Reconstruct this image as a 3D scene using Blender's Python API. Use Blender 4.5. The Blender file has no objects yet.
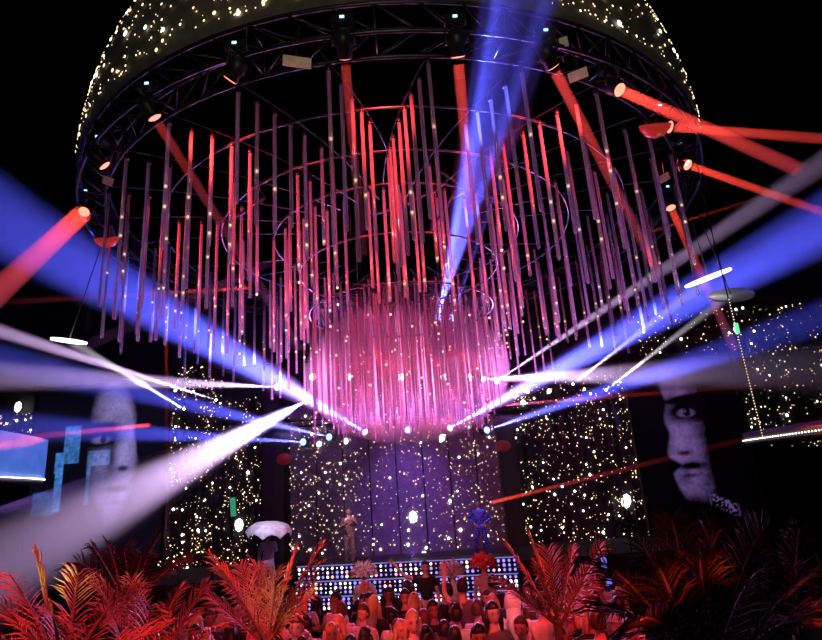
import bpy, math, random
from mathutils import Vector, Matrix, noise
random.seed(7)
S = bpy.context.scene
COL = S.collection
V = Vector
PI = math.pi

# ------------------------------------------------------------------ camera
F = 580.0
PITCH = math.radians(16.2)
ROLL = math.radians(4.0)
CZ = 3.4
fw = V((0, math.cos(PITCH), math.sin(PITCH)))
_r0 = V((1, 0, 0))
_u0 = _r0.cross(fw)
rt = _r0 * math.cos(ROLL) - _u0 * math.sin(ROLL)
up = _u0 * math.cos(ROLL) + _r0 * math.sin(ROLL)
cam_data = bpy.data.cameras.new('camera')
cam = bpy.data.objects.new('camera', cam_data)
COL.objects.link(cam)
cam_data.sensor_width = 36
cam_data.lens = 36 * F / 822
cam_data.clip_end = 300
cam.matrix_world = Matrix(((rt.x, up.x, -fw.x, 0), (rt.y, up.y, -fw.y, 0), (rt.z, up.z, -fw.z, CZ), (0, 0, 0, 1)))
S.camera = cam

# ------------------------------------------------------------------ world, exposure
world = bpy.data.worlds.new('night')
S.world = world
world.use_nodes = True
world.node_tree.nodes['Background'].inputs[0].default_value = (0.55, 0.5, 0.75, 1)
world.node_tree.nodes['Background'].inputs[1].default_value = 0.0045
S.view_settings.view_transform = 'Standard'
S.view_settings.look = 'None'
S.view_settings.exposure = 0.0
S.view_settings.gamma = 1.0
S.view_settings.use_curve_mapping = False
S.cycles.volume_bounces = 0
S.cycles.max_bounces = 4
S.cycles.diffuse_bounces = 2
S.cycles.glossy_bounces = 2
S.cycles.transmission_bounces = 2
S.cycles.sample_clamp_indirect = 3.0
S.cycles.use_denoising = True


def at(x, y, Y):
    """the point of the place that the photograph's pixel (x, y) shows at depth Y"""
    d = fw + rt * ((x - 411) / F) - up * ((y - 320) / F)
    return V((0, 0, CZ)) + d * (Y / d.y)


def atz(x, y, Z):
    d = fw + rt * ((x - 411) / F) - up * ((y - 320) / F)
    return V((0, 0, CZ)) + d * ((Z - CZ) / d.z)


def lamp(name, kind, loc, tgt, power, color, size=60, blend=1.0, soft=0.05, area=None, spread=None):
    l = bpy.data.lights.new(name, kind)
    l.energy = power
    l.color = color
    if kind == 'SPOT':
        l.spot_size = math.radians(size)
        l.spot_blend = blend
        l.shadow_soft_size = soft
    elif kind == 'AREA':
        l.shape = 'DISK'
        l.size = area
        if spread:
            l.spread = math.radians(spread)
    else:
        l.shadow_soft_size = soft
    o = bpy.data.objects.new(name, l)
    COL.objects.link(o)
    o.location = loc
    if tgt is not None:
        o.rotation_euler = (V(loc) - V(tgt)).to_track_quat('Z', 'Y').to_euler()
    return o


RED = (1, 0.06, 0.035)
MAG = (1, 0.10, 0.45)
BLUE = (0.09, 0.10, 1)
PURP = (0.42, 0.16, 1)
RC = V((-0.2, 12.5, 0))          # centre of the hanging ring
# washes of the ring and stage, then unseen spots for tubes, crowd, palms, dome
for k, a in enumerate((-150, -118, -90, -62, -30)):
    p = V((RC.x + 6.25 * math.cos(math.radians(a)), RC.y + 6.25 * math.sin(math.radians(a)), 8.75))
    lamp('red_wash', 'SPOT', p, (RC.x, RC.y + 1, 7.2), 1500, (1, 0.04, 0.03), 66)
for x in (-3.4, -1.3, 0.9, 2.9):
    lamp('magenta_wash', 'SPOT', (x, 19.6, 6.4), (x * 0.4, 10, 6.0), 2500, (1, 0.15, 0.5), 70)
for x in (-4.5, 3.6):
    lamp('violet_wash_or_fill', 'SPOT', (x, 19.6, 5.6), (x * 0.3, 9, 7.2), 2400, (0.32, 0.2, 1), 60)
lamp('violet_wash_or_fill', 'SPOT', (7.4, 8.6, 3.4), (2.5, 12.5, 6.7), 1800, (0.24, 0.20, 1), 56)  # this and the next two: unseen spots added to brighten the tubes
lamp('violet_wash_or_fill', 'SPOT', (-7.8, 8.6, 3.4), (-2.5, 12.5, 6.7), 1700, (0.42, 0.2, 1), 56)
lamp('violet_wash_or_fill', 'SPOT', (-1.0, 7.0, 4.6), (-0.4, 12, 6.2), 170, (0.6, 0.25, 0.9), 60)
lamp('stage_wash', 'SPOT', (-0.6, 17.6, 6.4), (-0.4, 21, 2.4), 750, PURP, 62)
lamp('stage_wash', 'SPOT', (-0.4, 17.4, 1.6), (-0.3, 21, 3.0), 110, PURP, 90)
for x, y in ((-3.2, 3.6), (0.2, 2.6), (3.0, 3.8)):
    lamp('red_crowd_wash', 'SPOT', (x, y, 7.0), (x * 0.5 - 0.3, 9.2, 1.4), 480, (1, 0.075, 0.06), 56)
lamp('pink_crowd_wash', 'SPOT', (-2.2, 4.0, 7.0), (-0.75, 8.2, 1.4), 420, (1, 0.35, 0.4), 9)
lamp('pink_crowd_wash', 'SPOT', (1.5, 4.0, 7.0), (0.9, 8.9, 1.4), 500, (1, 0.4, 0.4), 10)
lamp('white_crowd_fill', 'SPOT', (-2.2, 4.2, 6.5), (-1.72, 8.2, 1.2), 420, (1, 0.55, 0.5), 9)
lamp('pink_crowd_wash', 'SPOT', (-0.5, 3.8, 7.0), (0.05, 8.0, 1.4), 420, (1, 0.25, 0.25), 10)  # unseen spot added for the crowd
lamp('red_palm_fill', 'SPOT', (-5.0, 0.6, 4.6), (-2.6, 4.8, 2.2), 1300, (1, 0.02, 0.025), 50)
lamp('red_palm_fill', 'SPOT', (-0.8, 0.8, 5.0), (-2.4, 5.0, 2.0), 800, (1, 0.03, 0.06), 40)
lamp('frond_fill', 'SPOT', (-3.6, 2.4, 3.4), (-2.80, 4.3, 2.98), 480, (0.75, 1, 0.35), 9)  # unseen spot added to bring out the young frond
lamp('red_palm_fill', 'SPOT', (-3.0, 3.2, 6.0), (-1.75, 7.3, 2.2), 1100, (1, 0.02, 0.025), 30)
lamp('red_palm_fill', 'SPOT', (3.2, 3.2, 6.0), (1.95, 7.3, 2.2), 1100, (1, 0.02, 0.025), 30)
lamp('dome_fill', 'SPOT', (0, -8, 4), (0, 8, 12.5), 1400, (1, 0.86, 0.66), 50)  # unseen spot behind the camera, added to lift the dome

# ------------------------------------------------------------------ materials
MATS = {}


def mat(name, color, rough=0.5, metal=0.0, emit=None, strength=0.0, vary=0.25, scale=8.0, light=False):
    if name in MATS:
        return MATS[name]
    m = bpy.data.materials.new(name)
    m.use_nodes = True
    nt = m.node_tree
    b = nt.nodes['Principled BSDF']
    b.inputs['Roughness'].default_value = rough
    b.inputs['Metallic'].default_value = metal
    tc = nt.nodes.new('ShaderNodeTexCoord')
    nz = nt.nodes.new('ShaderNodeTexNoise')
    nz.inputs['Scale'].default_value = scale
    nz.inputs['Detail'].default_value = 4
    nt.links.new(tc.outputs['Object'], nz.inputs['Vector'])
    rp = nt.nodes.new('ShaderNodeValToRGB')
    lo = [c * (1 - vary) for c in color]
    hi = [min(1, c * (1 + vary)) for c in color]
    rp.color_ramp.elements[0].position = 0.3
    rp.color_ramp.elements[1].position = 0.7
    rp.color_ramp.elements[0].color = (*lo, 1)
    rp.color_ramp.elements[1].color = (*hi, 1)
    nt.links.new(nz.outputs['Fac'], rp.inputs['Fac'])
    nt.links.new(rp.outputs['Color'], b.inputs['Base Color'])
    if emit:
        b.inputs['Emission Color'].default_value = (*emit, 1)
        b.inputs['Emission Strength'].default_value = strength
        if not light:
            m.cycles.emission_sampling = 'NONE'
    MATS[name] = m
    return m


def tube_mat(name, color, rough):
    m = bpy.data.materials.new(name)
    m.use_nodes = True
    nt = m.node_tree
    nt.nodes.clear()
    out = nt.nodes.new('ShaderNodeOutputMaterial')
    g = nt.nodes.new('ShaderNodeBsdfAnisotropic')
    g.inputs['Roughness'].default_value = rough
    g.inputs['Color'].default_value = (*color, 1)
    t = nt.nodes.new('ShaderNodeBsdfTranslucent')
    t.inputs['Color'].default_value = (*color, 1)
    d = nt.nodes.new('ShaderNodeBsdfDiffuse')
    d.inputs['Color'].default_value = (*[c * 0.8 for c in color], 1)
    tr = nt.nodes.new('ShaderNodeBsdfTransparent')
    lw = nt.nodes.new('ShaderNodeLayerWeight')
    lw.inputs['Blend'].default_value = 0.35
    m1 = nt.nodes.new('ShaderNodeMixShader')
    m1.inputs[0].default_value = 0.5
    nt.links.new(t.outputs[0], m1.inputs[1])
    nt.links.new(d.outputs[0], m1.inputs[2])
    m2 = nt.nodes.new('ShaderNodeMixShader')
    m2.inputs[0].default_value = 0.58
    nt.links.new(m1.outputs[0], m2.inputs[1])
    nt.links.new(g.outputs[0], m2.inputs[2])
    m3 = nt.nodes.new('ShaderNodeMixShader')
    rm = nt.nodes.new('ShaderNodeMapRange')
    rm.inputs['To Min'].default_value = 0.45
    rm.inputs['To Max'].default_value = 1.0
    nt.links.new(lw.outputs['Facing'], rm.inputs['Value'])
    nt.links.new(rm.outputs[0], m3.inputs[0])
    nt.links.new(tr.outputs[0], m3.inputs[1])
    nt.links.new(m2.outputs[0], m3.inputs[2])
    nt.links.new(m3.outputs[0], out.inputs['Surface'])
    return m


def haze(name, density, aniso=0.3, color=(1, 1, 1)):
    if name in MATS:
        return MATS[name]
    m = bpy.data.materials.new(name)
    m.use_nodes = True
    nt = m.node_tree
    nt.nodes.clear()
    o = nt.nodes.new('ShaderNodeOutputMaterial')
    v = nt.nodes.new('ShaderNodeVolumeScatter')
    v.inputs['Density'].default_value = density
    v.inputs['Anisotropy'].default_value = aniso
    v.inputs['Color'].default_value = (*color, 1)
    nt.links.new(v.outputs[0], o.inputs['Volume'])
    m.cycles.volume_sampling = 'EQUIANGULAR'
    m.cycles.homogeneous_volume = True
    MATS[name] = m
    return m


M_BLACK = mat('matt_black_metal', (0.018, 0.018, 0.022), 0.45, 0.3)
M_TRUSS = mat('truss_aluminium', (0.05, 0.05, 0.055), 0.35, 0.8)
M_PIPE = mat('bent_steel_pipe', (0.10, 0.095, 0.12), 0.35, 0.9)
M_PLATE = mat('pale_plate', (0.75, 0.62, 0.5), 0.6)
M_DOME = mat('dome_fabric', (0.10, 0.095, 0.075), 0.85, vary=0.35, scale=3)
M_WALL = mat('dark_wall_paint', (0.016, 0.014, 0.022), 0.7)
M_CURT = mat('dotted_cloth', (0.020, 0.016, 0.030), 0.8)
M_BACK = mat('backdrop_panel', (0.16, 0.14, 0.22), 0.6)
M_FLOOR = mat('dark_floor', (0.02, 0.018, 0.02), 0.35)
M_GLOW = mat('glow_warm', (1, 0.8, 0.5), emit=(1, 0.70, 0.40), strength=2.2)
M_GLOWW = mat('glow_white', (1, 0.9, 0.8), emit=(1, 0.90, 0.78), strength=4.5)
M_GLINT = mat('glint_warm', (1, 0.75, 0.5), emit=(1, 0.66, 0.38), strength=1.6)  # emissive beads stand in for warm glints reflected in the tubes
M_LENSR = mat('lens_red', (1, 0.4, 0.3), emit=(1, 0.25, 0.16), strength=2.2)
M_LENSB = mat('lens_blue', (0.6, 0.7, 1), emit=(0.16, 0.26, 1), strength=5)
M_LENSW = mat('lens_white', (1, 1, 1), emit=(1, 0.95, 1), strength=10)
M_STAT = mat('status_led', (0.3, 0.6, 1), emit=(0.3, 0.6, 1), strength=3)
M_TUBE = tube_mat('acrylic_tube', (0.9, 0.86, 0.9), 0.16)
M_TUBE2 = tube_mat('slim_acrylic_tube', (0.72, 0.55, 0.62), 0.2)


# ------------------------------------------------------------------ mesh helpers
class MB:
    def __init__(self):
        self.v = []
        self.f = []
        self.mi = []
        self.sm = []

    def add(self, vs, fs, mi=0, smooth=True):
        n = len(self.v)
        self.v += [tuple(v) for v in vs]
        for f in fs:
            self.f.append(tuple(i + n for i in f))
            self.mi.append(mi)
            self.sm.append(smooth)
        return self

    def box(self, c, s, rot=None, mi=0):
        c = V(c)
        vs = []
        for x in (-1, 1):
            for y in (-1, 1):
                for z in (-1, 1):
                    p = V((x * s[0] / 2, y * s[1] / 2, z * s[2] / 2))
                    if rot is not None:
                        p = rot @ p
                    vs.append(c + p)
        return self.add(vs, [(0, 1, 3, 2), (4, 6, 7, 5), (0, 4, 5, 1), (2, 3, 7, 6), (0, 2, 6, 4), (1, 5, 7, 3)], mi, False)

    def tube(self, pts, rad, n=8, mi=0, closed=False, cap=True):
        pts = [V(p) for p in pts]
        m = len(pts)
        rads = rad if isinstance(rad, (list, tuple)) else [rad] * m
        vs = []
        ref = None
        for i, p in enumerate(pts):
            a = pts[i - 1] if (i > 0 or closed) else p
            b = pts[(i + 1) % m] if (i < m - 1 or closed) else p
            t = (b - a).normalized()
            if ref is None:
                ref = t.orthogonal().normalized()
            x = (ref - t * ref.dot(t))
            x = x.normalized() if x.length > 1e-6 else t.orthogonal().normalized()
            ref = x
            y = t.cross(x)
            for k in range(n):
                an = 2 * PI * k / n
                vs.append(p + (x * math.cos(an) + y * math.sin(an)) * rads[i])
        fs = []
        for i in range(m if closed else m - 1):
            for k in range(n):
                k2 = (k + 1) % n
                j = (i + 1) % m
                fs.append((i * n + k, i * n + k2, j * n + k2, j * n + k))
        if cap and not closed:
            fs.append(tuple(range(n - 1, -1, -1)))
            fs.append(tuple(range((m - 1) * n, m * n)))
        return self.add(vs, fs, mi)

    def ball(self, c, r, nu=10, nv=7, mi=0, rot=None):
        c = V(c)
        if not isinstance(r, (tuple, list)):
            r = (r, r, r)
        vs = []
        for i in range(nv + 1):
            th = PI * i / nv
            for k in range(nu):
                ph = 2 * PI * k / nu
                p = V((r[0] * math.sin(th) * math.cos(ph), r[1] * math.sin(th) * math.sin(ph), r[2] * math.cos(th)))
                vs.append(c + (rot @ p if rot is not None else p))
        fs = [(i * nu + k, (i + 1) * nu + k, (i + 1) * nu + (k + 1) % nu, i * nu + (k + 1) % nu) for i in range(nv) for k in range(nu)]
        return self.add(vs, fs, mi)

    def lathe(self, prof, n=16, mi=0, origin=(0, 0, 0), rot=None):
        o = V(origin)
        vs = []
        for r, z in prof:
            for k in range(n):
                a = 2 * PI * k / n
                p = V((r * math.cos(a), r * math.sin(a), z))
                vs.append(o + (rot @ p if rot is not None else p))
        fs = [(i * n + k, i * n + (k + 1) % n, (i + 1) * n + (k + 1) % n, (i + 1) * n + k) for i in range(len(prof) - 1) for k in range(n)]
        if prof[0][0] > 1e-4:
            fs.append(tuple(range(n - 1, -1, -1)))
        if prof[-1][0] > 1e-4:
            fs.append(tuple(range((len(prof) - 1) * n, len(prof) * n)))
        return self.add(vs, fs, mi)

    def mesh(self, name, *ms):
        me = bpy.data.meshes.new(name)
        me.from_pydata(self.v, [], self.f)
        for m in ms:
            me.materials.append(m)
        me.polygons.foreach_set('material_index', self.mi)
        me.polygons.foreach_set('use_smooth', self.sm)
        me.update()
        return me

    def obj(self, name, m, parent=None):
        ms = m if isinstance(m, (list, tuple)) else [m]
        return link(name, self.mesh(name, *ms), parent)


def link(name, me, parent=None, loc=None):
    o = bpy.data.objects.new(name, me)
    COL.objects.link(o)
    if parent is not None:
        o.parent = parent
    if loc is not None:
        o.location = loc
    return o


def tag(o, label, cat, group=None, kind=None):
    if label:
        o['label'] = label
    if cat:
        o['category'] = cat
    if group:
        o['group'] = group
    if kind:
        o['kind'] = kind
    return o


def thing(name, label, cat, loc=(0, 0, 0), rot=None, group=None):
    o = bpy.data.objects.new(name, None)
    COL.objects.link(o)
    o.empty_display_size = 0.1
    o.location = loc
    if rot is not None:
        o.rotation_euler = rot
    return tag(o, label, cat, group)


def struct(o):
    o['kind'] = 'structure'
    return o


def aim(d, upv=(0, 0, 1)):
    """rotation taking local +Z to direction d"""
    return V(d).to_track_quat('Z', 'Y').to_matrix()


# ------------------------------------------------------------------ setting
struct(MB().box((0, 10, -0.1), (50, 34, 0.2)).obj('floor', M_FLOOR))
struct(MB().box((0, 21.6, 15), (50, 0.4, 30)).obj('wall_back', M_WALL))
struct(MB().box((-20, 10, 15), (0.4, 23, 30)).obj('wall_left', M_WALL))
struct(MB().box((20, 10, 15), (0.4, 23, 30)).obj('wall_right', M_WALL))
# stage deck and the dark piers beside the backdrop
sd = MB().box((-0.7, 19.2, 0.66), (16.5, 4.0, 1.32)).obj('stage_floor', mat('stage_boards', (0.012, 0.010, 0.014), 0.85))
struct(sd)
for px in (273, 512):
    p = at(px, 500, 20.7)
    struct(MB().box((p.x, 20.75, 4.0), (0.62, 0.5, 5.4)).obj('trim_pier', M_WALL))
for px, py, lab in ((284, 459, 'dim dark red round lantern on the pier beside the parasol performer'), (503, 446, 'dim dark red round lantern on the pier beside the blue sequin dancer')):
    p = at(px, py, 20.2)
    t = thing('wall_lantern', lab, 'lantern', p)
    MB().ball((0, 0, 0), (0.26, 0.14, 0.2), 14, 9).obj('globe', mat('lantern_red', (0.25, 0.02, 0.02), 0.5, emit=(0.5, 0.02, 0.02), strength=0.10), t)
    MB().tube([(0, 0, 0), (0, 0.32, 0)], 0.03).obj('bracket', M_BLACK, t)

# ------------------------------------------------------------------ cloths scattered with glowing dots
dot_lib = {}


def dot_mesh(big):
    if big in dot_lib:
        return dot_lib[big]
    me = MB().ball((0, 0, 0), (1, 0.35, 1), 7, 4).mesh('pinpoint_light', M_GLOWW if big else M_GLOW)  # small emissive blob, white when large, warm when small
    dot_lib[big] = me
    return me


def add_dots(parent, spots, rotf):
    """spots: (point, rx, rz). 100 largest are parts of their own, the rest one part."""
    spots = sorted(spots, key=lambda s: -s[1] * s[2])
    for p, rx, rz in spots[:100]:
        o = link('pinpoint_light', dot_mesh(rx * rz > 0.0011), parent, p)  # small glowing dot
        o.rotation_euler = rotf(p)
        o.scale = (rx, (rx + rz) / 2, rz)
    if spots[100:]:
        mb = MB()
        for p, rx, rz in spots[100:]:
            e = rotf(p)
            R = e.to_matrix()
            mb.ball(p, (rx, rx * 0.4, rz), 5, 4, rot=R)
        o = mb.obj('glow_dots', M_GLOW, parent)
        o['kind'] = 'stuff'


from mathutils import Euler
flat = lambda p: Euler((0, random.uniform(-0.6, 0.6), 0))


def dot_size():
    s = random.lognormvariate(math.log(0.0138), 0.5)
    return min(s, 0.062)


def dotted_cloth(label, x0, x1, z0, z1, Y, n, big=(), mat_=None, seams=()):
    t = thing('dotted_cloth', label, 'star cloth', ((x0 + x1) / 2, Y, z0))  # dark cloth scattered with glowing dots
    cx = (x0 + x1) / 2
    mb = MB()
    xs = [x0 + (x1 - x0) * i / 60 for i in range(61)]
    vs = []
    for i, x in enumerate(xs):
        yy = 0.05 * math.sin(i * 1.1) - 0.02
        vs += [(x - cx, yy, 0), (x - cx, yy, z1 - z0)]
    mb.add(vs, [(2 * i, 2 * i + 2, 2 * i + 3, 2 * i + 1) for i in range(60)])
    vb = [(v[0], v[1] + 0.06, v[2]) for v in vs]
    mb.add(vb, [(2 * i, 2 * i + 1, 2 * i + 3, 2 * i + 2) for i in range(60)])
    mb.obj('cloth', mat_ or M_CURT, t)
    sp = []
    tries = 0
    while len(sp) < n and tries < n * 8:
        tries += 1
        x = random.uniform(x0, x1)
        z = random.uniform(z0, z1)
        d = noise.noise(V((x * 0.9, z * 0.9, Y))) * 0.5 + 0.55
        if random.random() > d:
            continue
        s = dot_size()
        sp.append((V((x - cx, -0.12, z - z0)), s, s * random.uniform(0.9, 1.3)))
    for px, py, rx, rz in big:  # larger glowing ovals at chosen spots
        q = at(px, py, Y - 0.12)
        sp.append((V((q.x - cx, -0.12, q.z - z0)), rx, rz))
    add_dots(t, sp, flat)
    return t


YS = 21.2
a, b = at(158, 560, YS), at(262, 395, YS)
dotted_cloth('dark dotted cloth behind the white parasol performer, beside the moving-cheek portrait screen', a.x, b.x, 1.32, 7.0, YS, 640,
           [(239, 525, 0.15, 0.22), (170, 420, 0.05, 0.14), (225, 452, 0.06, 0.06)])
a, b = at(522, 530, YS), at(648, 530, YS)
dotted_cloth('dark dotted cloth between the blue sequin dancer and the shadowed portrait screen', a.x, b.x, 1.32, 6.9, YS, 680,
           [(626, 501, 0.17, 0.24), (527, 391, 0.09, 0.1), (549, 391, 0.08, 0.09), (523, 403, 0.1, 0.12)])
a, b = at(650, 420, YS), at(850, 420, YS)
dotted_cloth('high dotted cloth above the white-dotted balcony rail', a.x, b.x, 3.9, 9.1, YS, 650,
           [(731, 392, 0.05, 0.13), (735, 330, 0.04, 0.1)])
a, b = at(-20, 390, YS), at(48, 390, YS)
dotted_cloth('small patch of dotted cloth above the blue-lit balcony', a.x, b.x, 4.6, 7.0, YS, 190, [(18, 407, 0.13, 0.2)])
a, b = at(165, 380, YS), at(215, 380, YS)
dotted_cloth('small upper dotted cloth behind the two crossing white pin beams', a.x + 0.4, b.x + 0.3, 7.05, 8.3, YS, 90)

# centre backdrop of tall panels with dark seams
xa, xb = at(290, 500, 21.0).x, at(507, 500, 21.0).x
bd = thing('stage_backdrop', 'violet-lit backdrop of tall panels with gold glowing dots at the stage centre', 'stage backdrop', ((xa + xb) / 2, 21.0, 1.32))
npan = 8
wpan = (xb - xa) / npan
for i in range(npan):
    x = -(xb - xa) / 2 + wpan * (i + 0.5)
    MB().box((x, 0, 2.6), (wpan - 0.05, 0.08, 5.2)).obj('panel', M_BACK, bd)
sp = []
while len(sp) < 950:
    x = random.uniform(xa, xb)
    z = random.uniform(1.4, 6.2)
    e = abs(x - (xa + xb) / 2) / ((xb - xa) / 2)
    if random.random() > 0.35 + 0.65 * e:
        continue
    s = dot_size() * 0.95
    sp.append((V((x - (xa + xb) / 2, -0.08, z - 1.32)), s, s * 1.1))
for px, py, rx, rz in ((413, 517, 0.15, 0.2), (424, 555, 0.11, 0.12), (319, 444, 0.09, 0.11), (346, 441, 0.08, 0.11), (442, 438, 0.1, 0.12), (450, 501, 0.05, 0.06)):
    q = at(px, py, 20.92)
    sp.append((V((q.x - (xa + xb) / 2, -0.08, q.z - 1.32)), rx, rz))
add_dots(bd, sp, flat)


# ------------------------------------------------------------------ portrait screens
def gauss(x, y, cx, cy, sx, sy):
    return math.exp(-((x - cx) / sx) ** 2 - ((y - cy) / sy) ** 2)


def ell(x, y, cx, cy, rx, ry, soft=0.25):
    d = math.sqrt(((x - cx) / rx) ** 2 + ((y - cy) / ry) ** 2)
    return max(0.0, min(1.0, (1 + soft - d) / (2 * soft)))


def smooth(e0, e1, x):
    t = max(0, min(1, (x - e0) / (e1 - e0)))
    return t * t * (3 - 2 * t)


def fbm(x, y, s, seed=0.0):
    return 0.5 + 0.5 * (noise.noise(V((x / s, y / s, seed))) * 0.65 + noise.noise(V((x / s * 2.3, y / s * 2.3, seed + 4))) * 0.35)


def face_shadow(x, y):
    """portrait with one half in shadow, looking out"""
    prof = 668 + 5 * gauss(0, y, 0, 402, 1, 14) + 4 * gauss(0, y, 0, 433, 1, 9) - 1 * gauss(0, y, 0, 452, 1, 9) + 9 * gauss(0, y, 0, 461, 1, 5) + 8 * smooth(463, 500, y) + 6 * (1 - smooth(370, 386, y))
    l = smooth(prof - 2, prof + 3, x) * (1 - smooth(688, 714, x + (y - 430) * 0.02)) * smooth(364, 380, y) * (1 - smooth(484, 500, y - (x - 688) * 0.25))
    l *= 0.22 + 0.75 * fbm(x, y, 9, 1) + 0.35 * gauss(x, y, 683, 440, 14, 22) + 0.25 * gauss(x, y, 678, 388, 10, 12)
    l *= 1 - 0.95 * ell(x, y, 691, 413, 17, 10, 0.5)
    l *= 1 - 0.92 * ell(x, y, 690, 402 - (x - 690) * 0.12, 18, 3.6, 0.4)
    eye = ell(x, y, 691, 415, 8.5, 4, 0.3)
    l = max(l, 0.6 * eye * (1 - ell(x, y, 692, 414.5, 3.4, 3.6, 0.25)) + 0.9 * gauss(x, y, 690.5, 413.6, 1, 1))
    l *= 1 - 0.85 * ell(x, y, 683, 451, 6, 2.2, 0.5)
    l *= 1 - 0.92 * ell(x, y, 687, 462.5, 11, 3.2, 0.5)
    l *= 1 - 0.6 * ell(x, y, 686, 471, 8, 1.8, 0.5)
    dl = abs((y - 489) - (x - 692) * 0.5)
    col = smooth(694, 700, x) * (1 - smooth(716, 726, x)) * (1 - smooth(3, 8, dl)) * (1 if fbm(x, y, 2.4, 7) > 0.5 else 0.15)
    l = max(l, 0.75 * col)
    l *= 0.55 + 0.8 * fbm(x, y, 2.6, 9)
    l = max(0, l * 0.95 - 0.12)
    return (l * 0.32, l * 0.18, l * 0.60)


def face_glitch(x, y):
    """portrait turned sideways with pale blue glitch blocks"""
    head = ell(x, y, 109 + 0.05 * (y - 450), 452, 25 - 7 * smooth(470, 520, y), 64, 0.14)
    prof = 133 - 3 * gauss(0, y, 0, 436, 1, 10) + 4 * gauss(0, y, 0, 468, 1, 8) - 5 * gauss(0, y, 0, 481, 1, 4) - 8 * smooth(495, 522, y)
    l = head * (1 - smooth(prof - 2, prof + 2, x))
    l *= 0.36 + 0.5 * fbm(x, y, 13, 3) + 0.5 * gauss(x, y, 121, 460, 9, 34) + 0.3 * gauss(x, y, 112, 412, 14, 12)
    l *= 0.18 + 0.82 * smooth(80, 104, x - (y - 450) * 0.05)
    l *= 1 - 0.97 * ell(x, y, 99, 440, 18, 11, 0.5)
    l *= 1 - 0.75 * ell(x, y, 99, 430, 17, 3.2, 0.5)
    eye = ell(x, y, 99, 442.5, 9, 3.6, 0.3)
    l = max(l, 0.6 * eye * (1 - ell(x, y, 101, 442, 3, 3.4, 0.3)))
    l *= 1 - 0.85 * ell(x, y, 121, 470, 5, 2.6, 0.5)
    l *= 1 - 0.9 * ell(x, y, 119, 488, 11, 2.8, 0.5)
    l *= 1 - 0.7 * gauss(x, y, 110, 458, 4, 14)
    l *= 1 - 0.4 * ell(x, y, 119, 500, 9, 2.2, 0.5)
    l *= 0.55 + 0.8 * fbm(x, y, 2.6, 12)
    l = max(0, l * 1.15 - 0.12)
    c = V((l * 0.42, l * 0.33, l * 0.85))
    bl = 0.0
    if 64 < x < 80 and 428 < y < 462:
        bl = 0.7
    if 58 + (y > 470) * 1 < x < 66 and 452 < y < 505:
        bl = max(bl, 0.85)
    if 40 < x < 60 and 486 < y < 507:
        bl = max(bl, 0.45)
    if 88 < x < 108 and 452 < y < 466:
        bl = max(bl, 0.5)
    if 88 < x < 91 and 462 < y < 500:
        bl = max(bl, 0.6)
    bl *= (0.1 + 1.3 * fbm(x, y, 3, 20)) * (0.55 + 0.9 * fbm(x, y, 16, 33))
    bl = max(0, bl * 1.5 - 0.2)
    c += V((bl * 0.10, bl * 0.38, bl * 1.15))
    bg = 0.012 * smooth(380, 420, y)
    c += V((bg * 0.4, bg * 0.3, bg))
    return tuple(c)


M_SCREEN = bpy.data.materials.new('screen_pixels')
M_SCREEN.use_nodes = True
_nt = M_SCREEN.node_tree
_b = _nt.nodes['Principled BSDF']
_b.inputs['Base Color'].default_value = (0.01, 0.01, 0.012, 1)
_b.inputs['Roughness'].default_value = 0.5
_at = _nt.nodes.new('ShaderNodeAttribute')
_at.attribute_name = 'picture'
_nt.links.new(_at.outputs['Color'], _b.inputs['Emission Color'])
_b.inputs['Emission Strength'].default_value = 0.55
M_SCREEN.cycles.emission_sampling = 'NONE'


def screen(label, px0, px1, py0, py1, Y, fn, name='video_screen'):
    cpx, cpy = (px0 + px1) / 2, (py0 + py1) / 2
    o = at(cpx, cpy, Y)
    k = Y / F / 0.945
    W, H = (px1 - px0) * k, (py1 - py0) * k
    t = thing(name, label, 'screen', (o.x, Y, o.z - H / 2))
    nx, ny = int((px1 - px0) / 1.15), int((py1 - py0) / 1.15)
    vs, fs, cs = [], [], []
    for j in range(ny + 1):
        for i in range(nx + 1):
            x = -W / 2 + W * i / nx
            z = H * j / ny
            vs.append((x, 0, z))
            X = px0 + (px1 - px0) * i / nx
            Yp = py1 - (py1 - py0) * j / ny
            cs.append(fn(X, Yp))
    for j in range(ny):
        for i in range(nx):
            q = j * (nx + 1) + i
            fs.append((q, q + 1, q + nx + 2, q + nx + 1))
    mb = MB().add(vs, fs)
    me = mb.mesh('picture', M_SCREEN)
    at_ = me.attributes.new('picture', 'FLOAT_COLOR', 'POINT')
    for i, c in enumerate(cs):
        at_.data[i].color = (c[0], c[1], c[2], 1)
    link('picture', me, t)
    MB().box((0, 0.14, H / 2), (W + 0.1, 0.22, H + 0.1)).obj('housing', M_BLACK, t)
    fr = MB()
    for x in (-W / 2 - 0.06, W / 2 + 0.06):
        fr.box((x, 0.0, H / 2), (0.1, 0.1, H + 0.2))
    for z in (-0.06, H + 0.06):
        fr.box((0, 0.0, z), (W + 0.2, 0.1, 0.1))
    fr.obj('frame', M_BLACK, t)
    for x in (-W * 0.35, W * 0.35):
        MB().box((x, 0.2, -(o.z - H / 2) / 2), (0.12, 0.12, o.z - H / 2)).obj('stand', M_BLACK, t)
    return t


screen('tall video screen showing a pale portrait with blue glitch blocks', 36, 160, 388, 548, 18.5, face_glitch)
screen('tall video screen showing a violet portrait with half the face in shadow', 642, 742, 364, 514, 18.5, face_shadow)

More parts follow.
